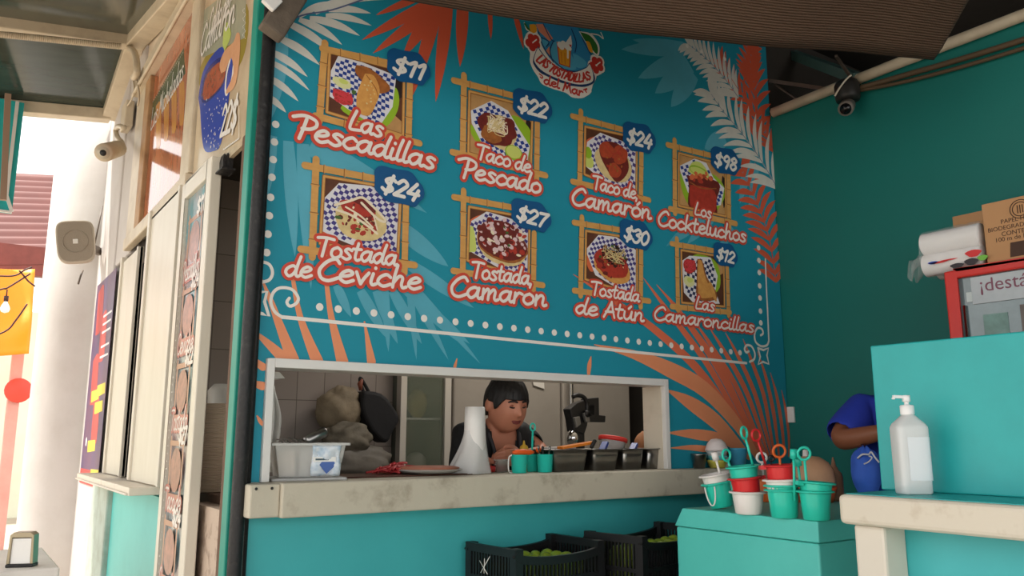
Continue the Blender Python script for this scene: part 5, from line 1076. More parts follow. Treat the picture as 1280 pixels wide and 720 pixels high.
tC = rl(6); C0 = Vector(B0)+Vector((-.002, -.003, .031)); pail('red', C0, tC, 'red pail standing in the white pail, with a teal pail inside', ear=-.6)
pail('teal', up_axis(C0, tC, .036), tC, 'teal pail with ring stirrers nested in the left red pail')
G0 = base(981, 647); tG = rl(1); pail('teal', G0, tG, 'lower teal pail at the middle front of the pile', ear=-.5, k=1.03)
pail('teal', up_axis(G0, tG, .013), tG, 'teal pail nested in the middle front teal pail', k=1.03)
pail('white', up_axis(G0, tG, .030), rl(2), 'white pail between the teal pails below and right red pail', k=1.05)
tE = rl(2); E0 = up_axis(G0, tG, .074); pail('red', E0, tE, 'right red pail on top of the pile with an orange ring in it', ear=2.6)
H0 = base(958, 627); pail('orange', H0, rl(0), 'brownish orange pail in the gap behind the two red pails')
J0 = base(1021, 650); tI = rl(-4); pail('teal', J0, rl(0), 'lower teal pail at the right end of the pile, mostly hidden')
pail('teal', up_axis(J0, rl(0), .026), tI, 'upper teal pail at the right end of the pile with a ring stirrer', ear=2.8)
def stirrer(col, x0, y0, x1, y1, label, r=.0185, ring=True, D=None, face=0.0, stem=.0042):
    D = D or DP; P = lambda x, y: EYE+_ray(x, y)*D
    c, q = P(x0, y0), P(x1, y1); ax = (q-c).normalized(); side = (_rt*math.cos(face)+_fw*math.sin(face)); side = (side-ax*side.dot(ax)).normalized()
    b = MB()
    if ring: b.tube([c+side*r*math.cos(a)+ax*r*math.sin(a) for a in [2*PI*k/24 for k in range(24)]], .0042, 7, closed=True)
    else: b.tube([c-ax*.016, c+ax*.012], [.011, .012], 10)
    b.tube([c+ax*(r if ring else .01), c+ax*((q-c).length+.035)], stem, 7); b.add([], [])
    return tag(b.build('ring_stirrer', pm[col]), label, 'stirrer', 'ring stirrers in the pails')
DC = (Vector(C0)-EYE).dot(_fw); DE = (Vector(E0)-EYE).dot(_fw); DJ = (Vector(J0)-EYE).dot(_fw); DA = (Vector(A0)-EYE).dot(_fw)
stirrer('teal', 930, 541, 939, 574, 'tall teal ring stirrer in the teal pail above the left red pail', D=DC, face=.8)
stirrer('red', 945, 544, 955, 575, 'red ring stirrer leaning between the two red pails', D=DC+.05, face=.5)
stirrer('teal', 908, 569, 912, 582, 'short teal ring stirrer behind the left red pail', D=DC+.07, face=.6)
stirrer('white', 894, 571, 902, 600, 'white stirrer standing in the leftmost pail', D=DA, ring=False)
stirrer('orange', 974, 564, 975, 578, 'orange ring handle sticking out of the right red pail', r=.019, D=DE)
stirrer('white', 952, 572, 953, 586, 'white ring handle between the two red pails', r=.016, D=DC+.08)
stirrer('black', 964, 573, 964, 580, 'tiny black loop on the edge of the right red pail', r=.007, D=DE+.02, stem=.002)
stirrer('teal', 992, 568, 993, 612, 'teal stirrer with blocky end behind the right red pail', ring=False, D=DJ+.03)
stirrer('teal', 997, 577, 1001, 610, 'plain teal stirrer leaning beside the blocky one', ring=False, D=DJ+.05)
stirrer('teal', 1005, 567, 1009, 612, 'teal stirrer with big open ring in the right end pail', r=.0185, D=DJ)
# goods behind the pails
tanb = mat('bowl_tan', (206, 158, 122), .6, var=.25, scale=8)
c = onX(1014, 600, 2.76); t = thing('tan_bowl', 'large tan bowl upside down behind the right end pails', 'bowl', (c.x, c.y, PT)); b = MB()
b.lathe([(.088, .06), (.090, .075), (.084, .115), (.066, .148), (.035, .168), (.0, .172)], 28, (0, 0, 0), cap=(True, False)); b.build('bowl_shell', tanb, t, world=False)
b = MB(); b.lathe([(.075, .0), (.085, .03), (.092, .052), (.092, .058), (.08, .058)], 28, cap=(True, True)); b.build('orange_base', mat('base_orange', (200, 84, 36), .4), t, world=False)
c = onX(1043, 600, 2.875); b = MB(); b.lathe([(.030, 0), (.032, .01), (.032, .09), (.028, .105), (.018, .115), (.016, .122), (.010, .13), (.003, .165)], 18, (c.x, c.y, PT), cap=(True, True)); tag(b.build('sauce_bottle', mat('sauce_brown', (170, 128, 100), .35)), 'brown pointed sauce bottle at the right behind the pails', 'sauce bottle')
c = onX(1021, 600, 2.885); b = MB(); b.lathe([(.026, 0), (.028, .14), (.012, .165), (.010, .19), (.0, .194)], 16, (c.x, c.y+.045, PT), cap=(True, False)); tag(b.build('white_bottle', mat('bottle_white2', (226, 222, 216), .4)), 'slim white bottle tip showing above the tan bowl', 'bottle')

# ------------------------------------------------------------------ red drinks fridge with goods on top
fx, fy1, fz = 2.90, 1.472, 1.828
t = thing('display_fridge', 'red framed glass door drinks fridge against the teal wall', 'fridge', (3.2, 1.1, 0)); redf = mat('fridge_red', (206, 44, 36), .35, var=.15, scale=6)
b = MB(); b.box((fx+.05, .82, .0), (3.55, fy1, fz)); b.build('cabinet', redf, t, bevel=.01)
b = MB(); b.box((fx, .82, .3), (fx+.049, .868, fz)); b.box((fx, fy1-.040, .3), (fx+.049, fy1, fz)); b.box((fx, .868, fz-.03), (fx+.049, fy1-.040, fz)); b.box((fx, .868, .3), (fx+.049, fy1-.040, .36)); b.build('door_frame', redf, t, bevel=.006)
b = MB(); b.box((fx+.02, .868, .36), (fx+.028, fy1-.040, fz-.03)); b.m = 0; b.build('glass_door', mat('fridge_glass', (120, 138, 142), .06, spec=.8, var=.5, scale=4, rgb2=(70, 86, 90)), t)
b = MB(); b.box((fx+.012, .868, 1.70), (fx+.0195, fy1-.085, fz-.034)); b.build('header_panel', mat('header_frost', (176, 182, 186), .15, var=.4, scale=6, rgb2=(120, 132, 138)), t)
b = MB(); b.tube([(fx+.014, fy1-.056, .4), (fx+.014, fy1-.056, 1.70)], .006, 8); b.build('door_handle', chrome, t)
b = MB(); b.box((fx+.014, fy1-.09, 1.71), (fx+.0195, fy1-.065, 1.745)); b.build('sticker', mat('sticker_grey', (190, 200, 200), .4), t)
for (y0_, y1_, z0_, z1_, rgb, nm) in ((1.36, 1.28, 1.40, 1.66, (120, 160, 152), 'bottle_shape'), (1.24, 1.10, 1.40, 1.68, (104, 92, 84), 'crate_shape')):
    b = MB(); b.box((fx+.018, y1_, z0_), (fx+.0199, y0_, z1_)); b.build('stock', mat('seen_'+nm, rgb, .3, var=.5, scale=8), t)
def onto_left_face(x, y_left, z): return Matrix.Translation((x, y_left, z)) @ Matrix(((0, 0, -1, 0), (-1, 0, 0, 0), (0, 1, 0, 0), (0, 0, 0, 1)))
p = onX(1224, 365, fx+.011); block_text('¡destápa', .066, mat('letter_maroon', (120, 66, 84), .4), t, 'lettering', onto_left_face(fx+.0115, p.y, p.z))
card = mat('cardboard', (184, 140, 98), .8, var=.2, scale=5, rgb2=(160, 116, 78)); ink = mat('box_ink', (70, 48, 36), .7)
q0, q1 = onX(1234, 328, 2.93), onX(1230, 262, 2.93)
t = thing('cardboard_box', 'brown printed cardboard box standing on top of the red fridge', 'box', (3.1, 1.1, fz)); byl = q0.y
b = MB(); b.box((2.93, .86, fz+.001), (3.28, byl, fz+.222)); b.build('carton', card, t, bevel=.003)
for k, (s_, sz, x, y) in enumerate((('PAPEL HIGIÉNICO', .021, 1251, 280), ('BIODEGRADABLE HOJA', .021, 1235, 291), ('CONTENIDO', .022, 1252, 295.5), ('100 m de largo', .022, 1244, 303.5))):
    p = onX(x, y, 2.93); block_text(s_, sz, ink, t, 'box_lettering', onto_left_face(2.9295, p.y, p.z))
b = MB(); p = onX(1275, 261, 2.93)
for r_ in (.032, .024): b.tube([(2.9293, p.y+r_*math.cos(a), p.z+r_*math.sin(a)) for a in [2*PI*k/28 for k in range(28)]], .0016, 5, closed=True)
for dy in (-.008, 0, .008): b.tube([(2.9293, p.y+dy, p.z-.014), (2.9293, p.y+dy, p.z+.014)], .0016, 5)
b.build('box_emblem', ink, t)
b = MB(); p = onX(1273, 320, 2.93); b.prism([(2.9285, p.y+.025, p.z), (2.9285, p.y+.02, p.z+.05), (2.9285, p.y-.04, p.z+.05), (2.9285, p.y-.045, p.z)], (.002, 0, 0)); b.build('box_mark', ink, t)
b = MB(); q = onX(1206, 290, 3.33); b.box((3.30, .9, fz+.001), (3.5, q.y+.03, fz+.30)); tag(b.build('cardboard_box', card, bevel=.003), 'plain cardboard box peeking out behind the printed box on red fridge', 'box')
# packet of foam cups
t = thing('cup_packet', 'clear packet of white foam cups with colourful print on the red fridge', 'packet', (3.03, 1.4, fz)); foam = mat('foam_white', (232, 228, 226), .7)
ya, yb = onX(1233, 300, 2.97).y, onX(1158, 310, 2.97).y
for i, (x, z) in enumerate(((2.965, .045), (3.06, .045), (2.965, .125), (3.06, .125))):
    b = MB(); n = 14; pts = []; rs_ = []
    for k in range(n+1):
        y = ya+.01+(yb-ya-.012)*k/n; pts += [Vector((x, y, fz+z)), Vector((x, y+.004, fz+z))]; rs_ += [.0405, .0425]
    b.tube(pts, rs_, 18); b.build('cup_row', foam, t)
film = mat('packet_film', (226, 230, 230), .12, alpha=.22, spec=.8); b = MB()
def pf(u, v):
    a = u*2*PI; r_ = 1+.04*noise.noise(Vector((u*6, v*9, 1))); y = ya+(yb-ya)*v
    return (3.012+.098*math.copysign(abs(math.cos(a))**.6, math.cos(a))*r_, y, max(fz+.0015, fz+.088+.09*math.copysign(abs(math.sin(a))**.6, math.sin(a))*r_))
b.grid(40, 16, pf); b.build('film', film, t)
b = MB(); b.grid(10, 8, lambda u, v: (2.95+.10*u+.02*math.sin(v*9), yb+.002+.075*v, fz+.10-.06*v+.05*math.sin(u*8+v*6)*v+.03*(u-.5))); b.build('film_tail', film, t)
for nm, rgb, x0, y0, x1, y1 in (('red', (206, 44, 44), 1161, 331, 1184, 325), ('blue', (50, 84, 186), 1160, 331, 1172, 326), ('red', (206, 44, 44), 1176, 327, 1196, 322), ('green', (110, 176, 60), 1222, 326, 1234, 318), ('red', (206, 44, 44), 1207, 322, 1226, 311), ('black', (40, 34, 40), 1188, 336, 1204, 328), ('black', (40, 34, 40), 1206, 332, 1222, 322)):
    p, q = onX(x0, y0, 2.912), onX(x1, y1, 2.912); b = MB(); pts = [(2.9125, p.y+(q.y-p.y)*(.5+.5*math.cos(a)*(1+.2*math.sin(3*a))), max(fz+.003, p.z+(q.z-p.z)*(.5+.6*math.sin(a)))) for a in [2*PI*k/14 for k in range(14)]]
    b.prism(pts, (.0012, 0, 0)); b.build('print_patch', mat('packet_'+nm, rgb, .4), t)

# ------------------------------------------------------------------ above: roof steel, wall camera, tarpaulin
t = thing('wall_camera', 'dark bullet camera under its box high on the teal wall', 'camera', (3.6, 2.35, 2.95)); c = onX(1059, 114, 3.53)
b = MB(); b.M = Matrix.Translation(c); b.lathe([(.055, -.05), (.06, -.03), (.06, .03), (.05, .05)], 14, cap=(True, True)); b.build('mount_box', mat('mount_dark', (38, 36, 34), .5), t)
p0, p1 = onX(1057, 136, 3.44), onX(1060, 131, 3.56); ax = p1-p0; b = MB(); b.tube([p0, p0+ax*.08, p0+ax*.9, p1], [.034, .037, .036, .028], 18); b.build('camera_body', mat('camera_grey', (120, 112, 104), .4), t)
n_ = ax.normalized(); b = MB(); b.tube([p0-n_*.003, p0+n_*.004], .027, 18); b.build('lens', mat('lens_black', (16, 16, 18), .1), t)
b = MB(); b.tube([p0+ax*.6+Vector((0, 0, .02)), c+Vector((0, 0, -.04))], .014, 8); b.build('stem', mat('camera_grey', (0, 0, 0)), t)
b = MB(); b.tube(smooth_line([c+Vector((-.062, .03, -.03)), c+Vector((-.064, 0, 0)), c+Vector((-.06, -.04, .035)), c+Vector((-.05, -.06, .05))], 5), .005, 6); b.build('cable', mat('cable_cream', (206, 196, 180), .5), t)
rusty = mat('roof_steel', (108, 92, 82), .6, .3, var=.4, scale=12); teal_bar = mat('roof_bar_green', (70, 104, 98), .5, var=.3, scale=10)
def beam(name, label, p, q, w_, m_): b = MB(); b.bar(p, q, w_, w_); return tag(b.build(name, m_), label, 'roof bar')
beam('roof_bar', 'greenish roof bar slanting above the teal wall behind the tarpaulin', onY(985, 66, 2.9), onX(1072, 98, 3.58), .05, teal_bar)
beam('roof_bar', 'thin grey roof bar running towards the wall camera', onY(963, 101, 2.75), onX(1052, 114, 3.58), .02, rusty)
beam('roof_brace', 'thin dark diagonal brace above the corner of teal wall', onY(968, 105, 2.75), onX(1005, 130, 3.59), .010, rusty)
beam('roof_brace', 'rusty short brace crossing above the wall camera', onX(1045, 70, 3.3), onX(1066, 100, 3.57), .012, rusty)
b = MB(); b.tube(smooth_line([(3.57, 2.2, 2.955), (3.58, 1.9, 2.93), (3.585, 1.5, 2.90), (3.585, 1.0, 2.88), (3.585, .2, 2.86)], 6), .014, 6); b.tube(smooth_line([(3.575, 2.2, 2.95), (3.585, 1.9, 2.90), (3.59, 1.5, 2.865), (3.59, 1.0, 2.85), (3.59, .2, 2.84)], 6), .010, 6); tag(b.build('wall_cable', mat('cable_brown', (92, 74, 54), .6)), 'pair of dark cables sagging along the top of the teal wall', 'cable')
b = MB(); b.box((3.596, 2.655, 1.315), (3.609, 2.695, 1.395)); tag(b.build('light_switch', alu, bevel=.002), 'small pale switch plate on the teal wall beside the mural edge', 'switch')
# brown tarpaulin: far edge hangs low, the sheet rises towards the viewer
tarp_m = mat('tarp_brown', (84, 62, 46), .8, var=.35, scale=3, rgb2=(66, 48, 35), bump=.0)
nt = tarp_m.node_tree; wv = nt.nodes.new('ShaderNodeTexWave'); tc_ = nt.nodes.new('ShaderNodeTexCoord'); bp_ = nt.nodes.new('ShaderNodeBump'); mp2 = nt.nodes.new('ShaderNodeMapping')
uvn = nt.nodes.new('ShaderNodeUVMap'); uvn.uv_map = 'weave'
wv.bands_direction = 'Y'; wv.inputs['Scale'].default_value = 44; wv.inputs['Distortion'].default_value = 2.2; wv.inputs['Detail'].default_value = 3; wv.inputs['Detail Scale'].default_value = 2
mp2.inputs['Scale'].default_value = (1.2, 1, 1); nt.links.new(uvn.outputs[0], mp2.inputs[0]); nt.links.new(mp2.outputs[0], wv.inputs[0]); nt.links.new(wv.outputs['Fac'], bp_.inputs['Height']); bp_.inputs['Strength'].default_value = .5; bp_.inputs['Distance'].default_value = .012
nt.links.new(bp_.outputs[0], nt.nodes['Principled BSDF'].inputs['Normal'])
lowpx = [(470, -2, 2.24), (630, 25, 2.07), (757, 42, 1.95), (860, 52, 1.83), (958, 62, 1.72), (1050, 67, 1.62), (1120, 74, 1.55), (1167, 78, 1.50)]
low = [onY(*q) for q in lowpx]; lowS = [Vector(q) for q in smooth_line([tuple(q) for q in low], 6)]
back = Vector((-.33, -.944, 0))
def tarp(u, v):
    i = u*(len(lowS)-1); k = min(int(i), len(lowS)-2); p = lowS[k].lerp(lowS[k+1], i-k)
    d = 1.3*v; r = p+back*d+Vector((0, 0, .62*d+.16*math.sin(PI*min(1, v*1.6))*.5)); r.z += .018*math.sin(u*17+v*5)*v
    r.x += .24*u**6*v*0; rt_ = max(0, u-.9)/.1; r.z += .05*rt_*rt_*v; r += Vector((.10, .03, 0))*rt_*v*1.4
    if v < .02: r.z += .012
    return r
b = MB(); b.grid(60, 30, tarp); tp_ = b.build('tarpaulin', tarp_m, solid=.008, fix=False)
uvl = tp_.data.uv_layers.new(name='weave')
for lp in tp_.data.loops:
    i = lp.vertex_index; uvl.data[lp.index].uv = ((i % 60)/59*2.2, (i//60)/29*1.3)
tag(tp_, 'brown ribbed tarpaulin sagging across the top over the mural', 'tarp')
t = thing('rope_hook', 'weathered grey wooden bracket at the top left corner of the mural', 'bracket', (.95, 2.6, 2.6))
p, q = onY(338, 42, 2.6), onY(372, -12, 2.6); b = MB(); b.bar(p, q, .085, .06, (0, 1, 0)); b.build('bracket_arm', mat('weathered_grey', (104, 92, 80), .8, var=.5, scale=14, rgb2=(60, 52, 46), bump=.4), t, bevel=.008)
b = MB(); p, q = onY(334, 8, 2.56), onY(346, -4, 2.56); b.bar(p, q, .05, .02, (0, 1, 0)); b.build('white_clip', alu, t, bevel=.004)

# ------------------------------------------------------------------ crates of limes under the counter
crate_m = mat('crate_black', (24, 24, 26), .45, bump=.05); lime_m = mat('lime_skin', (150, 172, 50), .4, var=.4, scale=9, rgb2=(110, 140, 36), bump=.12, bscale=90)
b = MB(); b.box((1.55, 2.15, .50), (2.75, 2.69, .56))
for x, y in ((1.6, 2.2), (2.7, 2.2), (1.6, 2.64), (2.7, 2.64)): b.bar((x, y, 0), (x, y, .50), .05, .05, (0, 1, 0))
tag(b.build('low_bench', brownwood), 'low wooden bench carrying the lime crates under the counter', 'bench')
def crate(label, x, y, z, rz, w_, d_, h, nl, seed, llab):
    t = thing('crate', label, 'crate', (x, y, z), rz); R = random.Random(seed)
    b = MB()
    def dip(s): return -.035*(max(0, math.sin(PI*s))**.35)
    b.box((0, 0, 0), (w_, d_, .006))
    for (ax, L, off) in (('x', w_, 0), ('x', w_, d_-.008), ('y', d_, 0), ('y', d_, w_-.008)):
        n = int(L/.018); low_ = ax == 'x'
        def P(s, z0, z1, wd):
            if ax == 'x': b.box((s-wd/2, off, z0), (s+wd/2, off+.008, z1))
            else: b.box((off, s-wd/2, z0), (off+.008, s+wd/2, z1))
        for k in range(n+1): P(.008+(L-.016)*k/n, .0, h-.01+(dip(k/n) if low_ else 0), .0075)
        for zz, hh in ((.004, .02), (h*.32, .014), (h*.6, .014)):
            if ax == 'x': b.box((0, off-.002, zz), (L, off+.010, zz+hh))
            else: b.box((off-.002, 0, zz), (off+.010, L, zz+hh))
        m = 16
        for k in range(m):
            s0, s1 = L*k/m, L*(k+1)/m; d0 = dip(k/m) if low_ else 0; d1 = dip((k+1)/m) if low_ else 0
            f = (lambda s, zz: (s, off+.004, zz)) if ax == 'x' else (lambda s, zz: (off+.004, s, zz))
            b.bar(f(s0, h-.012+d0), f(s1, h-.012+d1), .016, .028, (0, 0, 1))
    for qx in (0, w_-.028):
        for qy in (0, d_-.028): b.box((qx-.003, qy-.003, 0), (qx+.031, qy+.031, h+.003))
    b.build('crate_body', crate_m, t, world=False, fix=False)
    M = t.matrix_basis.copy(); M = Matrix.Translation((x, y, z)) @ Matrix.Rotation(rz, 4, 'Z'); spots = []
    nx, ny = int((w_-.05)/.0555), int((d_-.05)/.0555)
    for lay in range(3):
        for i in range(nx):
            for j in range(ny):
                spots.append((.045+.0555*i+(lay % 2)*.0277, .042+.0555*j+(lay % 2)*.0277, h-.150+lay*.042-(0 if lay < 2 else .006*R.random())))
    for k, (lx, ly, lz) in enumerate(spots):
        if lx > w_-.035 or ly > d_-.035: continue
        if lz > h-.05 and R.random() < .25: continue
        if lay_hidden(lz, h, k): continue
        o = lime0.copy(); C.objects.link(o); o.location = M @ Vector((lx, ly, lz)); o.rotation_euler = (R.random()*6, R.random()*6, R.random()*6); s_ = R.uniform(.92, 1.05); o.scale = (s_, s_, s_)
        tag(o, llab, 'lime', llab.replace('green lime', 'limes'))
    return t, M
def lay_hidden(z, h, k): return False
b = MB(); b.ball((0, 0, 0), (.0265, .0265, .030), 16, 12, lambda d: 1+.10*max(0, abs(d.z)-.9)*4); lime0 = b.build('lime', lime_m); C.objects.unlink(lime0)
ct, M1 = crate('black plastic crate of limes with pale string tied on its end', 1.655, 2.375, .5605, math.radians(4), .42, .29, .30, 3, 11, 'green lime in the left black crate under the counter')
b = MB(); s0 = M1 @ Vector((-.012, .15, .27)); 
for k in range(3): b.tube([s0+Vector((0, .03*k-.03, -.01*k)), s0+Vector((-.002, .02-.02*k, -.06))], .0016, 5)
tag(b.build('white_string', mat('string_white', (214, 212, 206), .6), ct), None)
crate('black plastic crate of limes tucked behind the turquoise chest', 2.15, 2.275, .5605, math.radians(11), .50, .27, .32, 3, 12, 'green lime in the right black crate beside the chest')
# ------------------------------------------------------------------ people: one continuous skin each, grown from a jointed skeleton
def evaluated(o):
    dg = bpy.context.evaluated_depsgraph_get(); dg.update(); me = bpy.data.meshes.new_from_object(o.evaluated_get(dg)); return me
def skin(chains, sub=2):
    """chains of (point, radius); a chain whose first point equals a known point is joined to it"""
    me = bpy.data.meshes.new('skin'); vs = []; rs = []; es = []; idx = {}
    for ch in chains:
        prev = None
        for p, r in ch:
            key = tuple(round(q, 4) for q in p)
            if key not in idx: idx[key] = len(vs); vs.append(tuple(p)); rs.append(r)
            i = idx[key]
            if prev is not None: es.append((prev, i))
            prev = i
    me.from_pydata(vs, es, []); o = bpy.data.objects.new('skin', me); C.objects.link(o)
    o.modifiers.new('s', 'SKIN'); lay = me.skin_vertices[0].data
    for i, r in enumerate(rs):
        rr = r if isinstance(r, tuple) else (r, r); lay[i].radius = rr; lay[i].use_root = i == 0
    q = o.modifiers.new('u', 'SUBSURF'); q.levels = q.render_levels = sub
    m2 = evaluated(o); C.objects.unlink(o); bpy.data.objects.remove(o); return m2
def fuse(parts, voxel, smooth=6, name='body'):
    """joins closed shapes into one continuous surface"""
    bm = bmesh.new()
    for me in parts: bm.from_mesh(me)
    me = bpy.data.meshes.new(name); bm.to_mesh(me); bm.free()
    o = bpy.data.objects.new(name, me); C.objects.link(o)
    r = o.modifiers.new('r', 'REMESH'); r.mode = 'VOXEL'; r.voxel_size = voxel
    if smooth: q = o.modifiers.new('q', 'SMOOTH'); q.iterations = smooth; q.factor = .5
    m2 = evaluated(o); C.objects.unlink(o); bpy.data.objects.remove(o)
    for p in m2.polygons: p.use_smooth = True
    return m2
def put(me, name, m, parent):
    me.materials.clear(); me.materials.append(m); off = Vector((0, 0, 0)); p = parent
    while p: off += p.location; p = p.parent
    me.transform(Matrix.Translation(-off)); o = bpy.data.objects.new(name, me); C.objects.link(o); o.parent = parent; return o
def g(d, c, s_): return math.exp(-(d-Vector(c).normalized()).length_squared/(2*s_*s_))
def head_mesh(M, w=.083, dp=.100, h=.122, chub=1.0):
    def f(d):
        q = 1.0
        q += .25*g(d, (0, -1, -.13), .08)+.07*g(d, (0, -1, .08), .07)              # nose and bridge
        q += .06*(g(d, (.13, -1, -.16), .06)+g(d, (-.13, -1, -.16), .06))           # nostril wings
        q -= .055*(g(d, (.34, -1, .14), .11)+g(d, (-.34, -1, .14), .11))            # eye sockets
        q += .03*(g(d, (.30, -1, .32), .10)+g(d, (-.30, -1, .32), .10))             # brow ridge
        q += .05*chub*(g(d, (.55, -.8, -.22), .22)+g(d, (-.55, -.8, -.22), .22))    # cheeks
        q += .045*g(d, (0, -1, -.46), .10)                                          # lips
        q -= .03*g(d, (0, -1, -.33), .05)-.05*g(d, (0, -.85, -.78), .16)            # under nose, chin
        q += .09*chub*(g(d, (.6, -.45, -.66), .25)+g(d, (-.6, -.45, -.66), .25))    # jaw
        q += .05*chub*g(d, (0, -.55, -1), .25)+.05*g(d, (0, 1, .3), .5)
        return q
    b = MB(); b.M = M; b.ball((0, 0, 0), (w, dp, h), 72, 56, f)
    for s_ in (-1, 1): b.ball((s_*(w+.006), .012, -.008), (.011, .022, .034), 12, 10, lambda d: 1-.2*max(0, -d.z))
    me = bpy.data.meshes.new('head'); me.from_pydata(b.v, [], b.f); return me
def hand_chains(wrist, fwd, side, dn, spread=1, curl=.9, s=1.0, thumb=1):
    """palm and five bent fingers from the wrist; fwd along the palm, side across to the thumb, dn the palm's facing"""
    fwd, side, dn = Vector(fwd).normalized(), Vector(side).normalized(), Vector(dn).normalized(); W = Vector(wrist); out = []
    for k, L in enumerate((.040, .044, .041, .033)):
        off = side*(.027-.018*k)*s; base_ = W+fwd*.035*s+off*.7; kn = W+fwd*(.082-.004*abs(k-1))*s+off
        d1 = (fwd*math.cos(curl*.5)+dn*math.sin(curl*.5)); d2 = (fwd*math.cos(curl*1.3)+dn*math.sin(curl*1.3)); d3 = (fwd*math.cos(curl*2.0)+dn*math.sin(curl*2.0))
        p1 = kn+d1*L*s; p2 = p1+d2*L*.62*s; p3 = p2+d3*L*.5*s
        out.append([(tuple(W+off*.3), .016*s), (tuple(base_), .0125*s), (tuple(kn), .0105*s), (tuple(p1), .0092*s), (tuple(p2), .0082*s), (tuple(p3), .0065*s)])
    t0 = W+side*.018*s+fwd*.02*s; t1 = W+side*.042*s+fwd*.045*s+dn*.010*s; t2 = t1+(fwd*.9+side*.35+dn*.4).normalized()*.030*s; t3 = t2+(fwd+dn*.5-side*.1).normalized()*.024*s
    out.append([(tuple(t0), .0145*s), (tuple(t1), .0125*s), (tuple(t2), .0102*s), (tuple(t3), .0075*s)])
    return out
def garment(chains, grow, voxel, cut, name, m, parent):
    big = [[(p, (r[0]+grow, r[1]+grow) if isinstance(r, tuple) else r+grow) for p, r in ch] for ch in chains]
    me = fuse([skin(big)], voxel, 5, name); bm = bmesh.new(); bm.from_mesh(me)
    dead = [f for f in bm.faces if cut(f.calc_center_median())]
    bmesh.ops.delete(bm, geom=dead, context='FACES'); bm.to_mesh(me); bm.free()
    o = put(me, name, m, parent); q = o.modifiers.new('t', 'SOLIDIFY'); q.thickness = .004; q.offset = 1; return o
skin_w = mat('skin_warm', (186, 124, 98), .5, var=.2, scale=18, rgb2=(168, 102, 80)); skin_d = mat('skin_brown', (140, 86, 60), .5, var=.2, scale=16, rgb2=(120, 70, 48))
hair_m = mat('hair_black', (20, 18, 18), .55, bump=.5, bscale=60, stretch=(1, 1, .3)); lash = mat('brow_dark', (38, 26, 24), .6); lip_m = mat('lips', (124, 58, 54), .45)
cloth_b = mat('cloth_black', (20, 20, 22), .8, bump=.3, bscale=30); cloth_n = mat('cloth_blue', (36, 58, 172), .75, var=.25, scale=5, rgb2=(26, 42, 138), bump=.3, bscale=16); trouser = mat('cloth_dark', (30, 30, 36), .8)

# the cook, leaning over the counter and looking down at her hands
cook = thing('person', 'cook with short black hair in a black top, looking down behind the window counter', 'person', (2.04, 3.2, 0))
HC = Vector((2.040, 3.0, 1.386)); HM = Matrix.Translation(HC) @ Matrix.Rotation(.02, 4, 'Z') @ Matrix.Rotation(.27, 4, 'X') @ Matrix.Rotation(-.04, 4, 'Y')
pel = (2.04, 3.26, .88); wa = (2.04, 3.23, 1.0); ch = (2.04, 3.15, 1.14); up = (2.04, 3.11, 1.22); nk = (2.04, 3.075, 1.275); nk2 = (2.04, 3.035, 1.34)
shR = (1.905, 3.10, 1.235); shL = (2.185, 3.10, 1.235); elR = (1.865, 3.075, 1.06); elL = (2.262, 3.03, 1.165); wrR = (1.925, 2.945, 1.150); wrL = (2.075, 2.925, 1.160)
torso = [[(pel, (.17, .13)), (wa, (.165, .125)), (ch, (.155, .115)), (up, (.115, .085)), (nk, .064), (nk2, .060)],
         [(up, (.115, .085)), (shR, .066), (elR, .048), (wrR, .028)], [(up, (.115, .085)), (shL, .066), (elL, .048), (wrL, .028)],
         [(pel, (.17, .13)), ((1.95, 3.27, .78), .095), ((1.945, 3.25, .46), .062), ((1.945, 3.28, .08), .042), ((1.94, 3.16, .035), .034)],
         [(pel, (.17, .13)), ((2.13, 3.27, .78), .095), ((2.135, 3.25, .46), .062), ((2.135, 3.28, .08), .042), ((2.14, 3.16, .035), .034)]]
hands = [skin([c], 1) for c in hand_chains(wrR, (.75, -.55, .05), (.3, .3, .9), (.4, .75, -.2), curl=.75)]+[skin([c], 1) for c in hand_chains(wrL, (-.85, -.35, .0), (-.1, .2, .95), (-.3, .8, -.2), curl=.75)]
body_me = fuse([skin(torso), head_mesh(HM)]+hands, .0048, 4)
put(body_me, 'body', skin_w, cook)
def neckline(p):
    dx = p.x-2.04; front = p.y < 3.10
    if p.z < .84: return True
    if math.hypot(dx, p.y-3.06) < .085 and p.z > 1.265: return True
    if front and abs(dx) < .058+.10*max(0, p.z-1.17) and p.z > 1.165: return True
    if dx > .175 and (p.z < 1.19 or dx > .235): return True
    if dx < -.1 and p.z < 1.07 and p.y < 3.12 and dx < -.17: return True
    return (p.y < 3.02 and p.z > 1.1 and dx > .16)
garment(torso[:1]+[[(up, (.115, .085)), (shR, .070), (elR, .055)], [(up, (.115, .085)), (shL, .070), (elL, .055)]], .014, .008, neckline, 'black_top', cloth_b, cook)
garment(torso[3:], .012, .010, lambda p: p.z < .10 or p.z > .92, 'trousers', trouser, cook)
b = MB(); b.M = HM
def hair(u, v):
    a = u*2*PI; f_ = -math.cos(a)                       # f_ = 1 at the forehead (a = pi)
    d0 = Vector((math.sin(a), math.cos(a), 0)); low_ = .29 if f_ > .72 else (.29-(.72-f_)*1.27 if f_ > .42 else (-.09 if f_ > .30 else (.10 if f_ > -.12 else -.45-.15*max(0, -f_))))
    t = math.asin(max(-1, min(1, 1-(1-low_)*v))) if False else (PI/2-(PI/2-math.atan(low_))*v)
    d = d0*math.cos(t)+Vector((0, 0, math.sin(t))); q = 1.075+.03*math.sin(a*23)*v*.3+.02*noise.noise(d*5)
    return (d.x*.083*q, d.y*.100*q+.004, d.z*.122*q+.003)
b.grid(96, 30, hair); b.build('hair', hair_m, cook, solid=.012)
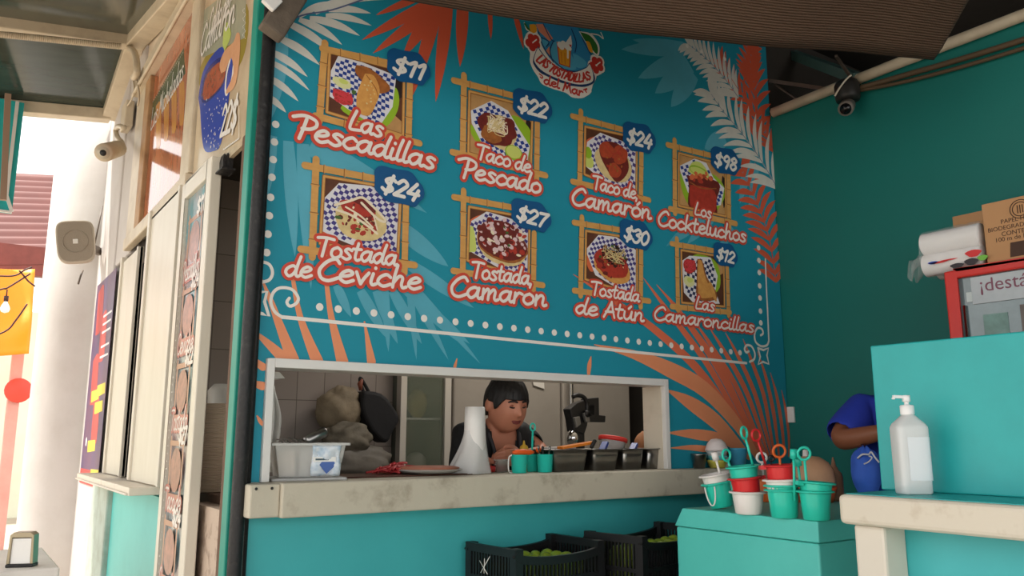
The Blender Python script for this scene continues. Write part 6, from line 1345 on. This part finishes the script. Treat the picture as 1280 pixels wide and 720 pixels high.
for s_ in (-1, 1):
    b = MB(); b.M = HM; b.tube(smooth_line([(s_*.013, -.0985, .031), (s_*.026, -.0985, .036), (s_*.040, -.0905, .034), (s_*.050, -.081, .028)], 4), [.0042, .0046, .0048, .005, .005, .005, .005, .0048, .0045, .004, .0036, .003, .002], 6); b.build('eyebrow', lash, cook)
    b = MB(); b.M = HM; b.ball((s_*.030, -.0815, .0135), (.0135, .0105, .0095), 14, 10); b.build('eyelid', mat('eyelid_skin', (150, 90, 70), .5), cook)
    b = MB(); b.M = HM; b.tube(smooth_line([(s_*.017, -.0895, .0095), (s_*.024, -.0925, .0065), (s_*.033, -.0915, .0065), (s_*.043, -.085, .009)], 4), .0034, 6); b.build('eyelashes', lash, cook)
b = MB(); b.M = HM; b.tube(smooth_line([(-.024, -.0885, -.0545), (-.012, -.097, -.0525), (0, -.0985, -.054), (.012, -.097, -.0525), (.024, -.0885, -.0545)], 4), [.002]+[.0038]*15+[.002], 8); b.tube(smooth_line([(-.019, -.089, -.060), (0, -.0965, -.0625), (.019, -.089, -.060)], 5), [.002]+[.0044]*9+[.002], 8); b.build('lips', lip_m, cook)
for s_ in (-1, 1):
    b = MB(); b.tube(smooth_line([(2.04+s_*.075, 3.075, 1.318), (2.04+s_*.083, 3.035, 1.28), (2.04+s_*.075, 3.0, 1.22), (2.04+s_*.065, 2.985, 1.16)], 5), .008, 8); b.build('apron_strap', mat('strap_charcoal', (44, 42, 46), .7), cook)

# the man in blue behind the panel, only his arm and side show
man = thing('person', 'man in a blue T-shirt with bent bare forearm, half hidden by the turquoise panel', 'person', (3.24, 1.88, 0))
mp_, mw, mc, mu, mn, mn2 = (3.242, 1.882, .86), (3.233, 1.877, 1.02), (3.223, 1.872, 1.19), (3.218, 1.867, 1.32), (3.213, 1.862, 1.385), (3.184, 1.833, 1.43)
msR, msL = (3.093, 1.949, 1.345), (3.339, 1.766, 1.345); meR, meL = (2.924, 1.964, 1.225), (3.300, 1.621, 1.15); mwR, mwL = (2.938, 1.751, 1.268), (3.107, 1.563, 1.20)
mt = [[(mp_, (.16, .115)), (mw, (.165, .12)), (mc, (.175, .125)), (mu, (.13, .09)), (mn, .058), (mn2, .056)],
      [(mu, (.13, .09)), (msR, .066), (meR, .050), (mwR, .030)], [(mu, (.13, .09)), (msL, .066), (meL, .048), (mwL, .030)],
      [(mp_, (.16, .115)), ((3.175, 1.930, .78), .09), ((3.170, 1.920, .46), .062), ((3.170, 1.949, .08), .042), ((3.107, 1.862, .035), .034)],
      [(mp_, (.16, .115)), ((3.310, 1.833, .78), .09), ((3.315, 1.814, .46), .062), ((3.315, 1.843, .08), .042), ((3.252, 1.756, .035), .034)]]
MH = Matrix.Translation((3.165, 1.80, 1.452)) @ Matrix.Rotation(-.95, 4, 'Z') @ Matrix.Rotation(.45, 4, 'X')
mh = [skin([c], 1) for c in hand_chains(mwR, (.15, -.95, .0), (-.2, .0, .95), (.9, .1, -.2), curl=.7)]+[skin([c], 1) for c in hand_chains(mwL, (-.9, .3, 0), (0, .2, .95), (.2, .8, -.2), curl=.7)]
put(fuse([skin(mt), head_mesh(MH, .078, .098, .118, .4)]+mh, .0055, 4), 'body', skin_d, man)
def mcut(p):
    if p.z < .84 or (math.hypot(p.x-3.205, p.y-1.855) < .075 and p.z > 1.37): return True
    a = (Vector(meR)-Vector(msR)); t = (p-Vector(msR)).dot(a)/a.length_squared; near = ((p-Vector(msR))-a*t).length < .12
    if near and t > .80: return True
    a = (Vector(meL)-Vector(msL)); t = (p-Vector(msL)).dot(a)/a.length_squared; near = ((p-Vector(msL))-a*t).length < .11
    return near and t > .7
garment(mt[:1]+[[(mu, (.13, .09)), (msR, .072), (meR, .062)], [(mu, (.13, .09)), (msL, .072), (meL, .056)]], .012, .008, mcut, 't_shirt', cloth_n, man)
garment(mt[3:], .012, .010, lambda p: p.z < .10 or p.z > .93, 'trousers', trouser, man)
b = MB(); b.M = MH
def man_hair(u, v):
    a = u*2*PI; t = PI/2-(PI/2+(-.35 if math.cos(a) < -.5 else .2))*v
    return (math.sin(a)*math.cos(t)*.086, math.cos(a)*math.cos(t)*.108+.004, math.sin(t)*.13)
b.grid(60, 20, man_hair); b.build('hair', hair_m, man, solid=.01)
# blue drawstring bag at his waist
c = onX(1083, 590, 2.84); t = thing('drawstring_bag', 'blue cloth bag with white drawstring hanging below the forearm of the man in blue', 'bag', tuple(c)); bb = MB()
bb.ball(tuple(c), (.058, .05, .10), 28, 22, lambda d: 1+.10*noise.noise(d*2.4)+.06*math.sin(math.atan2(d.y, d.x)*6)*max(0, d.z)-.25*max(0, d.z-.55)); bb.build('bag_body', mat('bag_blue', (60, 108, 214), .7, var=.3, scale=7, rgb2=(30, 56, 150), bump=.3, bscale=18), t)
b = MB(); ww = mat('cord_white', (214, 212, 214), .6); pz = [onX(x, y, 2.785) for x, y in smooth_line([(1072,573),(1078,568),(1086,568),(1089,565),(1094,572),(1099,578)], 4)]; b.tube(pz, .0035, 6); pz = [onX(x, y, 2.782) for x, y in smooth_line([(1080,580),(1086,577),(1090,572),(1086,570)], 4)]; b.tube(pz, .0025, 6); b.build('drawstring', ww, t)
b = MB(); b.tube([onX(1077, 572, 2.83), onX(1077, 556, 2.90)], .005, 6); b.build('strap', mat('strap_brown', (96, 48, 40), .6), t)
